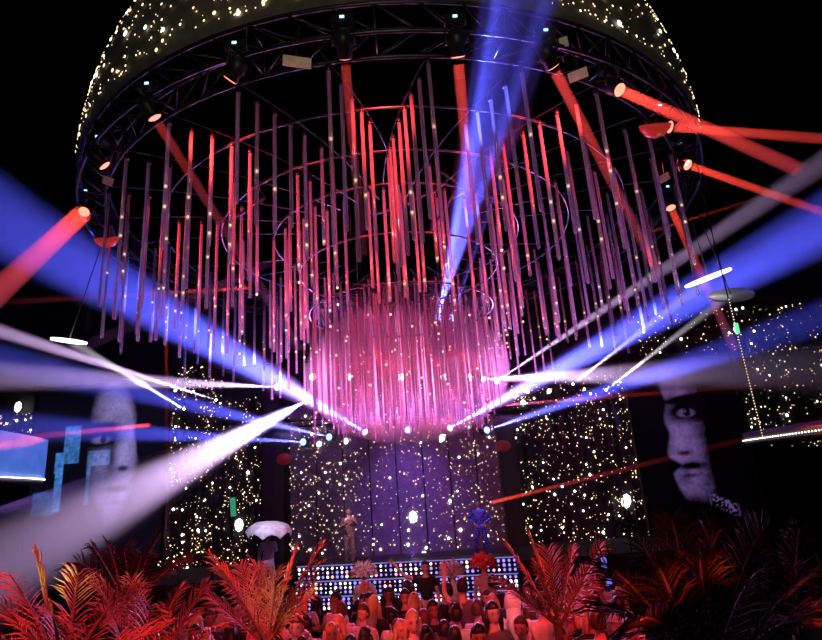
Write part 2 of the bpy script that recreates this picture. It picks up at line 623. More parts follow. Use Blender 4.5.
# ------------------------------------------------------------------ ring: dome, truss, pipes
dm = thing('ring_dome', 'big dark dome with scattered gold glowing dots above the hanging ring', 'dome', (RC.x, RC.y, 9.45))
DR, DH = 6.55, 6.6
prof = [(DR * math.cos(t), DH * math.sin(t)) for t in [PI / 2 * i / 24 for i in range(25)]]
prof[-1] = (0.0, DH)
inner = [(max(0, r - 0.08), z - 0.08 if i else 0) for i, (r, z) in enumerate(prof)][::-1]
MB().lathe(prof, 72).obj('shell', M_DOME, dm)
MB().lathe(inner, 72).obj('lining', mat('dome_lining', (0.004, 0.004, 0.005), 0.9), dm)
sp = []
while len(sp) < 1350:
    a = random.uniform(-PI * 1.05, 0.05 * PI)
    t = math.asin(0.015 + 0.6 * random.random() ** 1.5)
    if random.random() > 0.10 + 0.9 * max(0, -math.sin(a)):
        continue
    if random.random() > noise.noise(V((a * 5, t * 6, 3))) * 0.6 + 0.55:
        continue
    p = V(((DR + 0.03) * math.cos(t) * math.cos(a), (DR + 0.03) * math.cos(t) * math.sin(a), (DH + 0.03) * math.sin(t)))
    s = random.lognormvariate(math.log(0.014), 0.45)
    s = min(s, 0.045)
    sp.append((p, s, s * 1.2))
add_dots(dm, sp, lambda p: V((p.x, p.y, p.z)).to_track_quat('-Y', 'Z').to_euler())


def circle(r, z, n=96, a0=0, a1=2 * PI, c=RC):
    return [(c.x + r * math.cos(a0 + (a1 - a0) * i / n), c.y + r * math.sin(a0 + (a1 - a0) * i / n), z) for i in range(n)]


tr = thing('ring_truss', 'dark circular box truss carrying the moving heads under the dome', 'truss', (0, 0, 0))
for r, z in ((6.05, 8.95), (6.5, 8.95), (6.05, 9.4), (6.5, 9.4)):
    MB().tube(circle(r, z), 0.03, 8, closed=True).obj('chord', M_TRUSS, tr)
lat = MB()
N = 72
for i in range(N):
    a, b = 2 * PI * i / N, 2 * PI * (i + 1) / N
    P = lambda r, z, q: (RC.x + r * math.cos(q), RC.y + r * math.sin(q), z)
    for u, w in (((6.05, 8.95), (6.05, 9.4)), ((6.5, 9.4), (6.5, 8.95)), ((6.05, 8.95), (6.5, 8.95)), ((6.5, 9.4), (6.05, 9.4))):
        lat.tube([P(*u, a), P(*w, b)], 0.014, 5)
        if i % 3 == 0:
            lat.tube([P(*u, a), P(*w, a)], 0.016, 5)
lat.obj('lattice', M_TRUSS, tr)

for r, z, lab in ((5.05, 8.9, 'wide thin pipe ring inside the circular truss'), (3.9, 8.9, 'middle thin pipe ring inside the circular truss'),
                  (2.8, 8.9, 'small thin pipe ring high above the dense tube cluster'), (2.25, 8.15, 'pipe ring just above the dense tube cluster'),
                  (2.05, 7.2, 'dark pipe ring holding the dense tube cluster')):
    MB_ = MB().tube(circle(r, z), 0.02, 8, closed=True)
    t = thing('pipe_ring', lab, 'pipe ring', (0, 0, 0))
    MB_.obj('hoop', M_PIPE, t)
    for k in range(8):
        a = 2 * PI * (k + 0.5) / 8
        MB().tube([(RC.x + r * math.cos(a), RC.y + r * math.sin(a), z), (RC.x + r * math.cos(a), RC.y + r * math.sin(a), 9.0 if z < 8.8 else 9.5)], 0.006, 5).obj('hanging_wire', M_PIPE, t)

# radial bars and the tubes under them
NROW = 28


def row_at(k, r):
    """where row k of the ring stands at radius r; rows lean a little towards the near and far middle"""
    a = -PI / 2 + (k + 0.5) * 2 * PI / NROW
    a -= math.copysign(0.05, math.cos(a)) * math.copysign(1, -math.sin(a)) * (6.0 - r)
    return RC.x + r * math.cos(a), RC.y + r * math.sin(a)


for k in range(NROW):
    b = MB().tube([(*row_at(k, r), 9.02) for r in (6.3, 5.6, 4.9, 4.2, 3.5, 2.8, 2.0)], 0.014, 6)
    tag(b.obj('radial_bar', M_PIPE), 'thin pipe spoke of the ring that carries a row of hanging tubes', 'pipe', 'radial spokes of the ring')


def tube_mesh(name, L, r, m, n=10):
    b = MB()
    b.tube([(0, 0, 0), (0, 0, -L), (0, 0, -L - r * 0.6), (0, 0, -L - r * 0.9)], [r, r, r * 0.75, r * 0.2], n)
    return b.mesh(name, m)


LENS = [1.9 + 0.1 * i for i in range(11)]
tlib = {}
cap_me = MB().lathe([(0.040, 0.0), (0.040, 0.07), (0.012, 0.09), (0.008, 0.2)], 8).mesh('top_cap', M_TRUSS)
glint_me = MB().ball((0, 0, 0), (0.034, 0.034, 0.03), 8, 5).mesh('glint_bead', M_GLINT)


def hang_tube(x, y, z, L, r, label, group, glints=(), m=M_TUBE, cap=True, name='acrylic_tube'):
    key = (round(L, 1), r)
    if key not in tlib:
        tlib[key] = tube_mesh(name, key[0], r, m)
    o = link(name, tlib[key], None, (x, y, z))
    o.rotation_euler.z = random.uniform(0, 6)
    tag(o, label, 'hanging tube', group)
    if cap:
        link('top_cap', cap_me, o)
    for q in glints:
        b = link('glint_bead', glint_me, o, (0, 0, -q))
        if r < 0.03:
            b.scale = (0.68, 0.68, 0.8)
    return o


for k in range(NROW):
    Lr = random.uniform(1.95, 2.4)
    rows = [(6.0, 0), (5.68, 0), (5.36, 0), (5.04, 0), (4.72, 0)]
    rows += [(4.3, 1), (4.0, 1)] if k % 2 == 0 else [(3.75, 1), (3.45, 1)]
    rows += [(2.8, 2), (2.5, 2)] if k % 2 else [(2.65, 2), (2.35, 2)]
    for j, (r, g) in enumerate(rows):
        x, y = row_at(k, r)
        L = Lr + random.choice((-0.3, -0.1, 0, 0.1, 0.3))
        z = 8.85
        lab, grp = [('clear acrylic tube hanging in the outermost rows just inside the ring truss', 'tubes of the outermost rows'),
                    ('clear acrylic tube hanging halfway in from the ring truss', 'tubes of the middle rows'),
                    ('clear acrylic tube hanging around the top of the dense tube cluster', 'tubes of the innermost rows')][g]
        bq = 1.0 + 0.13 * j + random.uniform(-0.05, 0.05)
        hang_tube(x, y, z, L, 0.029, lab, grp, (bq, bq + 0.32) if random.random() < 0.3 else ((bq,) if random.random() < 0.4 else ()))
# dense cluster in the middle
wire_me = MB().tube([(0, 0, 0), (0, 0, 1)], 0.005, 4).mesh('wire', M_PIPE)
pts = []
while len(pts) < 250:
    r = 2.02 * math.sqrt(random.uniform(0.06, 1))
    a = random.uniform(0, 2 * PI)
    p = (r * math.cos(a), r * math.sin(a))
    p = (round(p[0] / 0.165) * 0.165, p[1]) if len(pts) % 2 else (p[0], round(p[1] / 0.165) * 0.165)
    if all((p[0] - q[0]) ** 2 + (p[1] - q[1]) ** 2 > 0.012 for q in pts):
        pts.append(p)
slim_lab = 'slim acrylic tube in the dense round cluster hanging over the stage front'
for p in pts:
    L = random.choice((1.8, 1.9, 2.0, 2.1, 2.2, 2.3))
    zt = 7.14 - random.uniform(0, 0.4)
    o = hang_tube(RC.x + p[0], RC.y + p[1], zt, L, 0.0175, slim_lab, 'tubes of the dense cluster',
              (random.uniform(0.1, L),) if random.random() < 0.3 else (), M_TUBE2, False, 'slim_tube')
    hw = link('wire', wire_me, o)
    hw.scale.z = 7.225 - zt
# grid that holds the dense cluster
g = MB()
for i in range(-12, 13):
    x = i * 0.165
    w = math.sqrt(max(0, 2.05 ** 2 - x * x))
    g.tube([(RC.x + x, RC.y - w, 7.2), (RC.x + x, RC.y + w, 7.2)], 0.005, 4)
    g.tube([(RC.x - w, RC.y + x, 7.21), (RC.x + w, RC.y + x, 7.21)], 0.005, 4)
tag(g.obj('cluster_grid', M_PIPE), 'thin wire grid the slim cluster tubes hang from', 'wire grid')
# coiled cable bundles inside the cluster
for px, w in ((432, 0.16), (447, 0.14)):
    p = at(px, 325, 13.2)
    c = [(p.x + w * math.cos(q * 0.55), p.y + w * math.sin(q * 0.55), p.z + 0.75 - q * 0.0075) for q in range(200)]
    lab = 'dark coiled cable hanging among the cluster tubes, the wider of two' if w > 0.15 else 'dark coiled cable hanging among the cluster tubes, the narrower of two'
    tag(MB().tube(c, 0.014, 5).obj('coiled_cable', M_BLACK), lab, 'cable')
# stay pipes crossing above the cluster
for (x0, y0, Y0), (x1, y1, Y1), lab in (((372, 215, 10.6), (436, 190, 10.2), 'thin stay pipe crossing the dark gap above the cluster'),
                                         ((434, 168, 10.0), (505, 206, 11.0), 'red-lit stay pipe running down to the blue beam'),
                                         ((430, 230, 10.4), (462, 180, 10.0), 'short red-lit stay pipe crossing a longer one'),
                                         ((222, 222, 10.0), (265, 198, 9.6), 'red-lit stay pipe among the outer tubes near the bowl lamp')):
    A, B = at(x0, y0, Y0), at(x1, y1, Y1)
    s = MB()
    s.tube([A, A.lerp(B, 0.5) + V((0, 0, -0.05)), B], 0.03, 8)
    for q in (A, B):
        rad_ = (V((q.x, q.y, 0)) - RC)
        rr_ = min((2.8, 3.9, 5.05, 6.05), key=lambda w: abs(w - rad_.length))
        h_ = RC + rad_.normalized() * rr_
        s.tube([q, (h_.x, h_.y, 8.92)], 0.008, 5)
    tag(s.obj('stay_pipe', M_PIPE), lab, 'pipe')


# ------------------------------------------------------------------ lamps
hl = {}


def moving_head(name, lens_pos, d, label, lensm, scale=1.0, hang=True, group=None, stat=False):
    """yoke lamp: base, yoke, head body, lens. lens_pos is the lens centre, d the direction it throws light"""
    d = V(d).normalized()
    R = aim(d)
    s = scale
    body_c = V(lens_pos) - d * 0.2 * s
    upz = 1 if hang else -1
    t = thing(name, label, 'stage light', body_c)
    hb = MB()
    hb.lathe([(0.09 * s, -0.2 * s), (0.14 * s, -0.12 * s), (0.15 * s, 0.02 * s), (0.115 * s, 0.08 * s), (0.13 * s, 0.19 * s), (0.12 * s, 0.195 * s)], 16, rot=R)
    hb.obj('head', M_BLACK, t)
    MB().lathe([(0.118 * s, 0.196 * s), (0.09 * s, 0.21 * s), (0.0, 0.215 * s)], 16, rot=R).obj('lens', lensm, t)
    yk = MB()
    ax = V((-d.y, d.x, 0))
    ax = ax.normalized() if ax.length > 0.05 else V((1, 0, 0))
    top = V((0, 0, 0.3 * s * upz))
    for sg in (-1, 1):
        yk.tube([ax * 0.17 * s * sg, ax * 0.18 * s * sg + V((0, 0, 0.12 * s * upz)), ax * 0.15 * s * sg + top], 0.028 * s, 6)
    yk.tube([ax * -0.15 * s + top, ax * 0.15 * s + top], 0.035 * s, 6)
    yk.obj('yoke', M_BLACK, t)
    bs = MB()
    bs.box((0, 0, 0.4 * s * upz), (0.36 * s, 0.26 * s, 0.14 * s))
    bb = bs.obj('base', M_BLACK, t)
    if stat:
        MB().box((0, -0.135 * s, 0.41 * s * upz), (0.07 * s, 0.012, 0.04 * s)).obj('display', M_STAT, bb)
    return t


def cone_obj(a, b, ra, rb, m, n=20):
    ax = (b - a)
    z = ax.normalized()
    x = z.orthogonal().normalized()
    y = z.cross(x)
    vs = []
    for p, R in ((a, ra), (b, rb)):
        for i in range(n):
            t = 2 * PI * i / n
            vs.append(p - a + (x * math.cos(t) + y * math.sin(t)) * R)
    fs = [(i, (i + 1) % n, n + (i + 1) % n, n + i) for i in range(n)]
    fs.append(tuple(range(n - 1, -1, -1)))
    fs.append(tuple(range(n, 2 * n)))
    o = MB().add(vs, fs).obj('light_beam', m)
    o.location = a
    return o


def beam(src, dst, rb, color, power, label, dens=0.06, ra=0.05, area=None, cover=1.1, aniso=0.3):
    """a beam of light through the club's haze: the haze it crosses and the lamp that lights it"""
    d = (dst - src).normalized()
    L = (dst - src).length
    ext = 1.3 if L > 9 and not area else 1.0
    o = cone_obj(src + d * 0.06, src + d * L * ext, ra, rb * cover * ext, haze('haze_%g_%g' % (dens, aniso), dens, aniso))
    tag(o, label, 'light beam', None, 'stuff')
    if area:
        lamp('beam_lamp', 'AREA', src + d * 0.05, dst, power, color, area=area, spread=3)
    else:
        lamp('beam_lamp', 'SPOT', src + d * 0.05, dst, power, color, size=math.degrees(2 * math.atan(rb / L)), blend=0.9, soft=0.02)
    return o


# ring heads: lens pixel, beam end (pixel, depth) or aim point, beam radius, power, label of the head, label of the beam
ring_heads = [
    ((345, 58), (363, 255, 8.6), 0.065, 12, 'moving head under the truss sending a dim red shaft straight down past the wide plate', 'dim red shaft dropping through the tubes beside the wide pale plate'),
    ((458, 57), (472, 215, 7.6), 0.075, 26, 'moving head under the truss with a short bright red shaft beside the tall blue beam', 'short bright red shaft beside the tall blue beam'),
    ((553, 67), (660, 275, 8.6), 0.075, 30, 'moving head under the truss with a long slanting red shaft across the outer tubes', 'long slanting red shaft across the outer tubes'),
    ((620, 90), (800, 170, 5.6), 0.075, 26, 'moving head on the truss whose red shaft crosses above another', 'red shaft leaving the truss and crossing above the level one'),
    ((670, 127), (880, 143, 6.4), 0.07, 22, 'moving head on the truss beside the red bowl lamp with a nearly level shaft', 'nearly level red shaft leaving the truss beside the bowl lamp'),
    ((688, 165), (860, 225, 7.6), 0.065, 18, 'outermost moving head on the truss with a shaft slanting into the white beam', 'red shaft slanting from the truss into the broad white beam'),
    ((671, 208), (735, 350, 10.0), 0.075, 12, 'lowest-hung moving head on the truss with a dim red shaft over the mirror discs', 'dim red shaft dropping towards the mirror discs'),
    ((155, 118), (300, 350, 8.6), 0.07, 6, 'moving head on the truss with a tilted glowing lens above the outer tubes', 'faint red shaft slanting down through the outer tubes'),
    ((230, 80), None, 0, 0, 'moving head on the truss turned aside so its red lens shows edge-on', None),
    ((105, 166), None, 0, 0, 'moving head on the truss above the pink reflector plate', None),
    ((84, 212), (-60, 345, 6.4), 0.16, 34, 'small moving head on the truss throwing red light out over the blue-lit balcony', 'soft red shaft falling outward over the blue-lit balcony'),
]
for (px, py), dst, rb, pw, lab, blab in ring_heads:
    p = atz(px, py, 8.7)
    if dst is None:
        q = p + V((-0.55 if px > 200 else 0.5, 0.35, -0.6))
    else:
        q = at(*dst)
    d = (q - p).normalized()
    moving_head('moving_head_light', p, d, lab, M_LENSR, 0.8, True, None, True)
    if blab:
        beam(p + d * 0.03, q, rb, RED, pw * 0.10, blab, dens=0.5, ra=rb, area=rb * 2)

for px, py, lab, rz, w, z in ((297, 62, 'wide pale flat plate hung under the truss', 0.3, 0.36, 8.7), (578, 75, 'pale flat plate hung beside the slanting red shaft', -0.5, 0.26, 8.7), (559, 44, 'small pale plate tucked up against the truss', -0.4, 0.24, 9.0), (108, 181, 'small pink-lit reflector plate among the outer tubes', 1.0, 0.16, 8.5), (664, 178, 'small violet-lit plate on the truss beneath the bowl lamp', -1.0, 0.2, 8.5)):
    p = atz(px, py, z)
    t = thing('reflector_plate', lab, 'plate', p, (0, 0, rz))
    MB().box((0, 0, 0), (w, 0.03, 0.13), Matrix.Rotation(0.35, 3, 'X')).obj('plate', M_PLATE, t)
    MB().tube([(0, 0.02, 0.05), (0, 0.03, 8.96 - z), (0, 0.33, 8.97 - z), (0, -0.33, 8.97 - z)], 0.012, 6).obj('bracket', M_BLACK, t)
    lamp('plate_glow', 'SPOT', p + V((0, -0.9, -0.5)), p, 3.0 if px in (297, 578) else 1.2, (1, 0.5, 0.32) if px < 600 and px > 200 else (0.8, 0.25, 0.6), 34)

for px, py, lab in ((107, 240, 'shiny red bowl lamp on the truss above the blue beam'), (655, 128, 'shiny red bowl lamp on the truss next to the level red shaft')):
    p = atz(px, py, 8.55)
    t = thing('bowl_lamp', lab, 'lamp', p)
    MB().lathe([(0.0, -0.16), (0.14, -0.12), (0.22, -0.02), (0.24, 0.05), (0.21, 0.05), (0.12, -0.07), (0.0, -0.11)], 20, rot=Matrix.Rotation(0.5, 3, 'X')).obj('bowl', mat('red_gloss', (0.7, 0.05, 0.04), 0.2, emit=(1, 0.06, 0.04), strength=0.25), t)
    k_ = RC + (V((p.x, p.y, 0)) - RC).normalized() * 6.05 - p
    MB().tube([(0, 0, 0.0), (k_.x * 0.5, k_.y * 0.5, 0.2), (k_.x, k_.y, 0.42)], 0.02, 6).obj('stem', M_BLACK, t)

# stage truss with the fan of heads
tb = thing('stage_truss', 'dark lattice truss bar behind the cluster carrying the blue heads', 'truss', (-0.9, 20.45, 5.75))
for y, z in ((-0.12, 0), (0.12, 0), (0, 0.2)):
    MB().tube([(-5.6, y, z), (5.6, y, z)], 0.025, 6).obj('chord', M_TRUSS, tb)
l = MB()
for i in range(36):
    x = -5.6 + i * 11.2 / 36
    l.tube([(x, -0.12, 0), (x + 0.16, 0, 0.2), (x + 0.31, -0.12, 0)], 0.01, 4)
    l.tube([(x, 0.12, 0), (x + 0.16, 0, 0.2), (x + 0.31, 0.12, 0)], 0.01, 4)
l.obj('lattice', M_TRUSS, tb)
YB = 20.2
blue_fan = [
    ((303, 442), (-80, 421, 8.6), 0.36, 9000, 'outermost blue head of the stage bar, on the parasol performer side', 'lowest thin blue beam crossing the glitch portrait'),
    ((329, 437), (-80, 342, 8.6), 0.42, 11000, 'second blue head of the stage bar from the parasol performer side', 'middle blue beam passing above the eye of the glitch portrait'),
    ((365, 432), (-80, 172, 8.6), 0.95, 34000, 'third blue head of the stage bar from the parasol performer side', 'broad blue beam rising through the outer tubes over the bowl lamp'),
    ((408, 430), (416, 392, 16.5), 0.14, 900, 'blue head at the middle of the stage bar pointing up', 'short blue beam rising into the middle of the dense cluster'),
    ((450, 428), (920, 172, 8.6), 0.72, 42000, 'blue head of the stage bar throwing the broad beam over the mirror discs', 'broad blue beam rising beneath the bright mirror disc'),
    ((487, 430), (920, 285, 8.6), 0.44, 11000, 'outermost blue head of the stage bar, on the blue sequin dancer side', 'thin blue beam passing over the forehead of the shadowed portrait'),
]
for (px, py), (qx, qy, QY), rb, pw, lab, blab in blue_fan:
    p, q = at(px, py, YB), at(qx, qy, QY)
    d = (q - p).normalized()
    moving_head('beam_head_light', p, d, lab, M_LENSB, 1.0, True)
    beam(p + d * 0.02, q, rb, BLUE, pw * 17, blab)
p, q = at(438, 318, 16.4), at(533, -50, 4.8)
moving_head('beam_head_light', p, q - p, 'blue head hung above the dense cluster throwing the tall beam up to the dome', M_LENSB, 1.0, True)
beam(p, q, 0.52, BLUE, 600000, 'tall blue beam rising from above the cluster up to the dome')
p2, q2 = at(452, 318, 16.4), at(570, -50, 5.2)
moving_head('beam_head_light', p2, q2 - p2, 'blue head hung above the dense cluster beside the tall beam head', M_LENSB, 1.0, True)
beam(p2, q2, 0.20, BLUE, 130000, 'narrow second blue streak beside the tall blue beam')
WHITE = (0.80, 0.52, 1)
white_fan = [
    ((306, 401), (-80, 610, 8.2), 0.85, 26000, 'white flood head glaring at the cluster edge above the blue bar heads', 'broad soft white beam sinking over the glitch portrait'),
    ((497, 381), (920, 98, 8.0), 0.30, 34000, 'white head at the cluster edge throwing the long rising beam', 'long white beam rising past the outer tubes'),
    ((484, 379), (920, 364, 9.5), 0.62, 15000, 'white head at the cluster edge throwing the level beam', 'soft level white beam above the shadowed portrait'),
    ((277, 387), (-80, 372, 9.5), 0.40, 22000, 'white head beyond the outer tubes throwing a level beam', 'level white beam above the glitch portrait'),
]
for ((px, py), (qx, qy, QY), rb, pw, lab, blab), wd in zip(white_fan, (0.20, 0.05, 0.34, 0.06)):
    p, q = at(px, py, 20.0), at(qx, qy, QY)
    d = (q - p).normalized()
    mh = moving_head('wash_head_light', p, d, lab, M_LENSW, 0.9, True)
    beam(p + d * 0.02, q, rb, WHITE, pw * 5, blab, dens=wd)
    MB().tube([(0, 0, 0.3), V((p.x, 20.0, 7.95)) - mh.location], 0.015, 6).obj('hanger', M_BLACK, S.objects[mh.name])
# white line beam entering from beyond the balcony
p, q = at(216, 400, 17.5), at(-60, 312, 10.0)
beam(p, q, 0.20, WHITE, 200000, 'bright white streak above the glitch portrait running into the pin spot')
# pin spots throwing thin beams up to the mirror discs
pins = [((184, 409, 17.8), (72, 342, 10.5), 0.07, 'pin spot at the foot of the steeper thin white beam near the glitch portrait', 'thin white pin beam running up to the lone mirror disc'),
        ((573, 384, 17.0), (706, 281, 9.5), 0.07, 'pin spot at the foot of the thin beam to the bright mirror disc', 'thin white pin beam running up to the bright mirror disc'),
        ((606, 390, 17.0), (728, 296, 9.5), 0.06, 'pin spot at the foot of the thin beam to the dim mirror disc', 'thin white pin beam running up to the dim mirror disc'),
        ((216, 400, 17.5), (150, 372, 14.0), 0.05, 'pin spot at the foot of the flatter bright white streak', None)]
for s, e, rb, lab, blab in pins:
    p, q = at(*s), at(*e)
    d = (q - p).normalized()
    mh = moving_head('pin_spot', p, d, lab, M_LENSW, 0.3, False)
    MB().tube([(0, 0, -0.1), (0, 0, 0.05 - p.z)], 0.02, 6).obj('pole', M_BLACK, mh)
    if blab:
        beam(p, q, rb * 1.5, (0.92, 0.86, 1), 70000, blab, dens=0.25, ra=0.05)
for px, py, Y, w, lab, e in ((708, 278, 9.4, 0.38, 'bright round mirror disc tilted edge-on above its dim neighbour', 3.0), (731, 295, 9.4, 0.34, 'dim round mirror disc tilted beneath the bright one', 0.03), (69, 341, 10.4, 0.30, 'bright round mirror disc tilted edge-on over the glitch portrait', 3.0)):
    p = at(px, py, Y)
    t = thing('mirror_disc', lab, 'mirror disc', p)
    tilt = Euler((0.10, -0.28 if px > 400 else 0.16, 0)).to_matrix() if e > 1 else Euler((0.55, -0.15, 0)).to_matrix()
    MB().lathe([(w, -0.02), (w * 1.02, 0.0), (w, 0.02)], 28, rot=tilt).obj('disc', mat('disc_glare_%d' % px, (0.8, 0.8, 0.85) if e > 1 else (0.08, 0.08, 0.09), 0.3, emit=(1, 0.95, 1), strength=e), t)  # beam glare on the disc put in as emission
    k_ = RC + (V((p.x, p.y, 0)) - RC).normalized() * 6.05 - p
    MB().tube([(0, 0, 0.02), (k_.x, k_.y, 8.96 - p.z)], 0.008, 6).obj('suspension_wire', M_BLACK, t)
# small blue down-lamp
p, q = at(609, 396, 17.0), at(620, 428, 16.6)
beam(p, q, 0.10, (0.1, 0.2, 1), 60, 'very short blue beam under the pin spot by the shadowed portrait', dens=0.3, ra=0.03)

# thin red laser lines
lasers = [((480, 298, 19), (900, 299, 9), 0.045, 34, 'thin red laser line above the dim mirror disc'),
          ((505, 405, 19), (900, 374, 9), 0.05, 34, 'thin red laser line over the shadowed portrait forehead'),
          ((490, 503, 19), (900, 400, 9), 0.055, 60, 'long red laser line across the mouth of the shadowed portrait'),
          ((250, 288, 15), (-60, 306, 8), 0.05, 22, 'thin red laser line under the broad blue beam by the outer tubes'),
          ((310, 245, 14), (-60, 412, 8), 0.10, 26, 'soft red beam sinking from the outer tubes to the balcony'),
          ((166, 300, 16), (168, 600, 15.5), 0.05, 14, 'faint upright red laser line beside the glitch portrait'),
          ((98, 180, 10.5), (88, 330, 10.2), 0.05, 8, 'faint upright red laser line below the bowl lamp'),
          ((150, 425, 17), (-60, 446, 9), 0.06, 26, 'short red laser line across the eye of the glitch portrait'),
          ((640, 235, 12), (880, 160, 8), 0.03, 6, 'faint red laser line crossing the long white beam')]
for s, e, rb, pw, lab in lasers:
    p, q = at(*s), at(*e)
    beam(p, q, rb, RED, (pw * 0.03 if pw > 50 else pw * 0.07), lab, dens=0.16, ra=rb, area=rb * 2)

# general haze, lit by the washes
hz = MB().ball((RC.x, 16.7, 6.7), (3.0, 2.1, 2.1), 40, 24).obj('cluster_haze', haze('haze_cluster', 0.09, 0.45))
tag(hz, 'pink glowing haze behind the dense tube cluster', 'haze', None, 'stuff')
hz = MB().box((-0.6, 18.9, 3.35), (7.4, 3.4, 3.9)).obj('stage_haze', haze('haze_stage', 0.04, 0.2))
tag(hz, 'violet haze hanging over the stage', 'haze', None, 'stuff')

lb = thing('lamp_bar', 'upper dark pipe bar behind the cluster carrying the white lamps', 'pipe bar', (-1, 20.0, 7.95))
MB().tube([(-6.5, 0, 0), (6.5, 0, 0)], 0.04, 8).obj('bar', M_BLACK, lb)
for x in (-5.5, 0, 5.5):
    MB().tube([(x, 0, 0), (x, 1.42, 0.3)], 0.03, 6).obj('wall_arm', M_BLACK, lb)
# row of white floods glaring through the cluster
for i, px in enumerate((313, 350, 401, 444, 470)):
    p = at(px, 377, 19.6)
    lab = ['white flood glaring through the cluster at its edge by the broad white beam', 'white flood glaring brightest through the cluster', 'white flood glaring through the middle of the cluster',
           'white flood glaring through the cluster above the fifth blue head', 'white flood glaring through the cluster near the level white beam'][i]
    t = thing('flood_lamp', lab, 'stage light', p)
    MB().lathe([(0.12, 0), (0.1, 0.015), (0, 0.02)], 16, rot=aim((0, -1, 0))).obj('lens', M_LENSW, t)
    MB().lathe([(0.08, -0.3), (0.12, -0.26), (0.135, -0.02), (0.125, 0)], 16, rot=aim((0, -1, 0))).obj('housing', M_BLACK, t)
    lamp('flood_glow', 'SPOT', p + V((0, -0.05, 0)), (p.x * 0.6, 8, 5.9), 420, (1, 0.55, 0.85), 44)
    MB().tube([(0, 0.15, 0.1), (0, 0.35, 7.95 - p.z)], 0.015, 6).obj('hanger', M_BLACK, t)

# ------------------------------------------------------------------ booth of light dots
M_DW = mat('dot_white', (0.9, 0.9, 1), emit=(0.85, 0.85, 1), strength=2.4)
M_DB = mat('dot_blue', (0.3, 0.3, 1), emit=(0.30, 0.28, 1), strength=1.3)
M_DP = mat('dot_pink', (1, 0.3, 0.6), emit=(1, 0.35, 0.6), strength=1.6)
dotme = [MB().ball((0, 0, 0), (0.042, 0.012, 0.042), 7, 4).mesh('light_dot', q) for q in (M_DW, M_DB, M_DP)]
M_EDGE = mat('edge_strip', (0.3, 0.35, 1), emit=(0.28, 0.32, 1), strength=0.55)
A, B = at(297, 563, 16.6), at(517, 560, 15.5)
zt = (A.z + B.z) / 2
ang = math.atan2(B.y - A.y, B.x - A.x)
W = (B - A).xy.length
bt = thing('light_booth', 'stepped stage booth covered in rows of white and blue light dots', 'booth', ((A.x + B.x) / 2, (A.y + B.y) / 2, 0), (0, 0, ang))
hts = [(zt, zt - 0.36), (zt - 0.36, zt - 0.70), (zt - 0.70, zt - 1.04)]
for k, (z1, z0) in enumerate(hts):
    yf = -0.16 * k
    tier = MB().box((0, yf + 0.35, (z1 + (0 if k == 2 else z0)) / 2 if k < 2 else z1 / 2), (W, 0.7, (z1 - z0) if k < 2 else z1)).obj('tier', M_BLACK, bt)
    d = MB()
    nc = 44
    nbig = 0
    for r in range(3):
        for c in range(nc):
            x = -W / 2 + W * (c + 0.5) / nc
            z = z0 + (z1 - z0) * (r + 0.62) / 3.4
            q = random.random()
            side = 0.35 + 0.3 * noise.noise(V((x * 0.7, z * 2, 1)))
            mi = 0 if q < side else (2 if q > 0.86 + 0.1 * abs(x) / W else 1)
            rr = random.choice((0.020, 0.030, 0.036, 0.042))
            if rr > 0.04 and nbig < 33:
                nbig += 1
                link('light_dot', dotme[mi], tier, (x, yf - 0.012, z))
            else:
                d.ball((x, yf - 0.012, z), (rr, 0.012, rr), 7, 4, mi)
    d.obj('light_dots', [M_DW, M_DB, M_DP], tier)['kind'] = 'stuff'
    MB().box((0, yf - 0.01, z1 - 0.012), (W, 0.03, 0.022)).obj('edge_strip', M_EDGE, tier)

# ------------------------------------------------------------------ balconies, hanging lights
M_FASC = mat('fascia_painted_glow', (0.1, 0.2, 0.6), emit=(0.06, 0.20, 0.85), strength=0.55, vary=0.5, scale=3)  # blue light falling on the fascia is put in as emission
M_DARKF = mat('dark_fascia', (0.012, 0.012, 0.018), 0.5)


def balcony(label, pts, h, fascia, dots_at):
    """pts: front edge, bottom line of the fascia"""
    t = thing('balcony', label, 'balcony', (pts[0].x, pts[0].y, 0))
    o = V((pts[0].x, pts[0].y, 0))
    side = -1 if pts[0].x < 0 else 1
    f = MB()
    vs = []
    for p in pts:
        q = p - o
        vs += [q, q + V((0, 0, h)), q + V((side * 0.08, 0.05, h)), q + V((side * 0.08, 0.05, 0))]
    fs = []
    for i in range(len(pts) - 1):
        for k in range(4):
            a, b = i * 4 + k, i * 4 + (k + 1) % 4
            fs.append((a, b, b + 4, a + 4))
    f.add(vs, fs).obj('fascia', fascia, t)
    s = MB()
    vs = []
    for p in pts:
        q = p - o
        vs += [q + V((side * 0.02, 0.03, -0.1)), q + V((side * 0.02, 0.03, 0)), q + V((side * 8, 0.8, 0)), q + V((side * 8, 0.8, -0.1))]
    s.add(vs, fs).obj('slab', M_DARKF, t)
    p = pts[len(pts) // 2] - o
    MB().tube([p + V((side * 1.2, 0.6, -0.05)), (p.x + side * 1.2, p.y + 0.6, 0)], 0.1, 10).obj('post', M_BLACK, t)
    n = 44
    me = MB().ball((0, 0, 0), 0.014, 7, 5).mesh('rim_light', M_GLOWW)
    L = [0]
    for i in range(len(pts) - 1):
        L.append(L[-1] + (pts[i + 1] - pts[i]).length)
    for k in range(n):
        s_ = L[-1] * k / (n - 1)
        i = min(len(pts) - 2, sum(1 for v in L[1:] if v < s_))
        u = (s_ - L[i]) / (L[i + 1] - L[i])
        q = pts[i].lerp(pts[i + 1], u) - o
        link('rim_light', me, t, q + V((-side * 0.02, -0.02, dots_at)))
    return t


def arc_pts(a, b, c, n=14):
    out = []
    for i in range(n + 1):
        t = i / n
        out.append(a * (1 - t) ** 2 + b * 2 * t * (1 - t) + c * t ** 2)
    return out


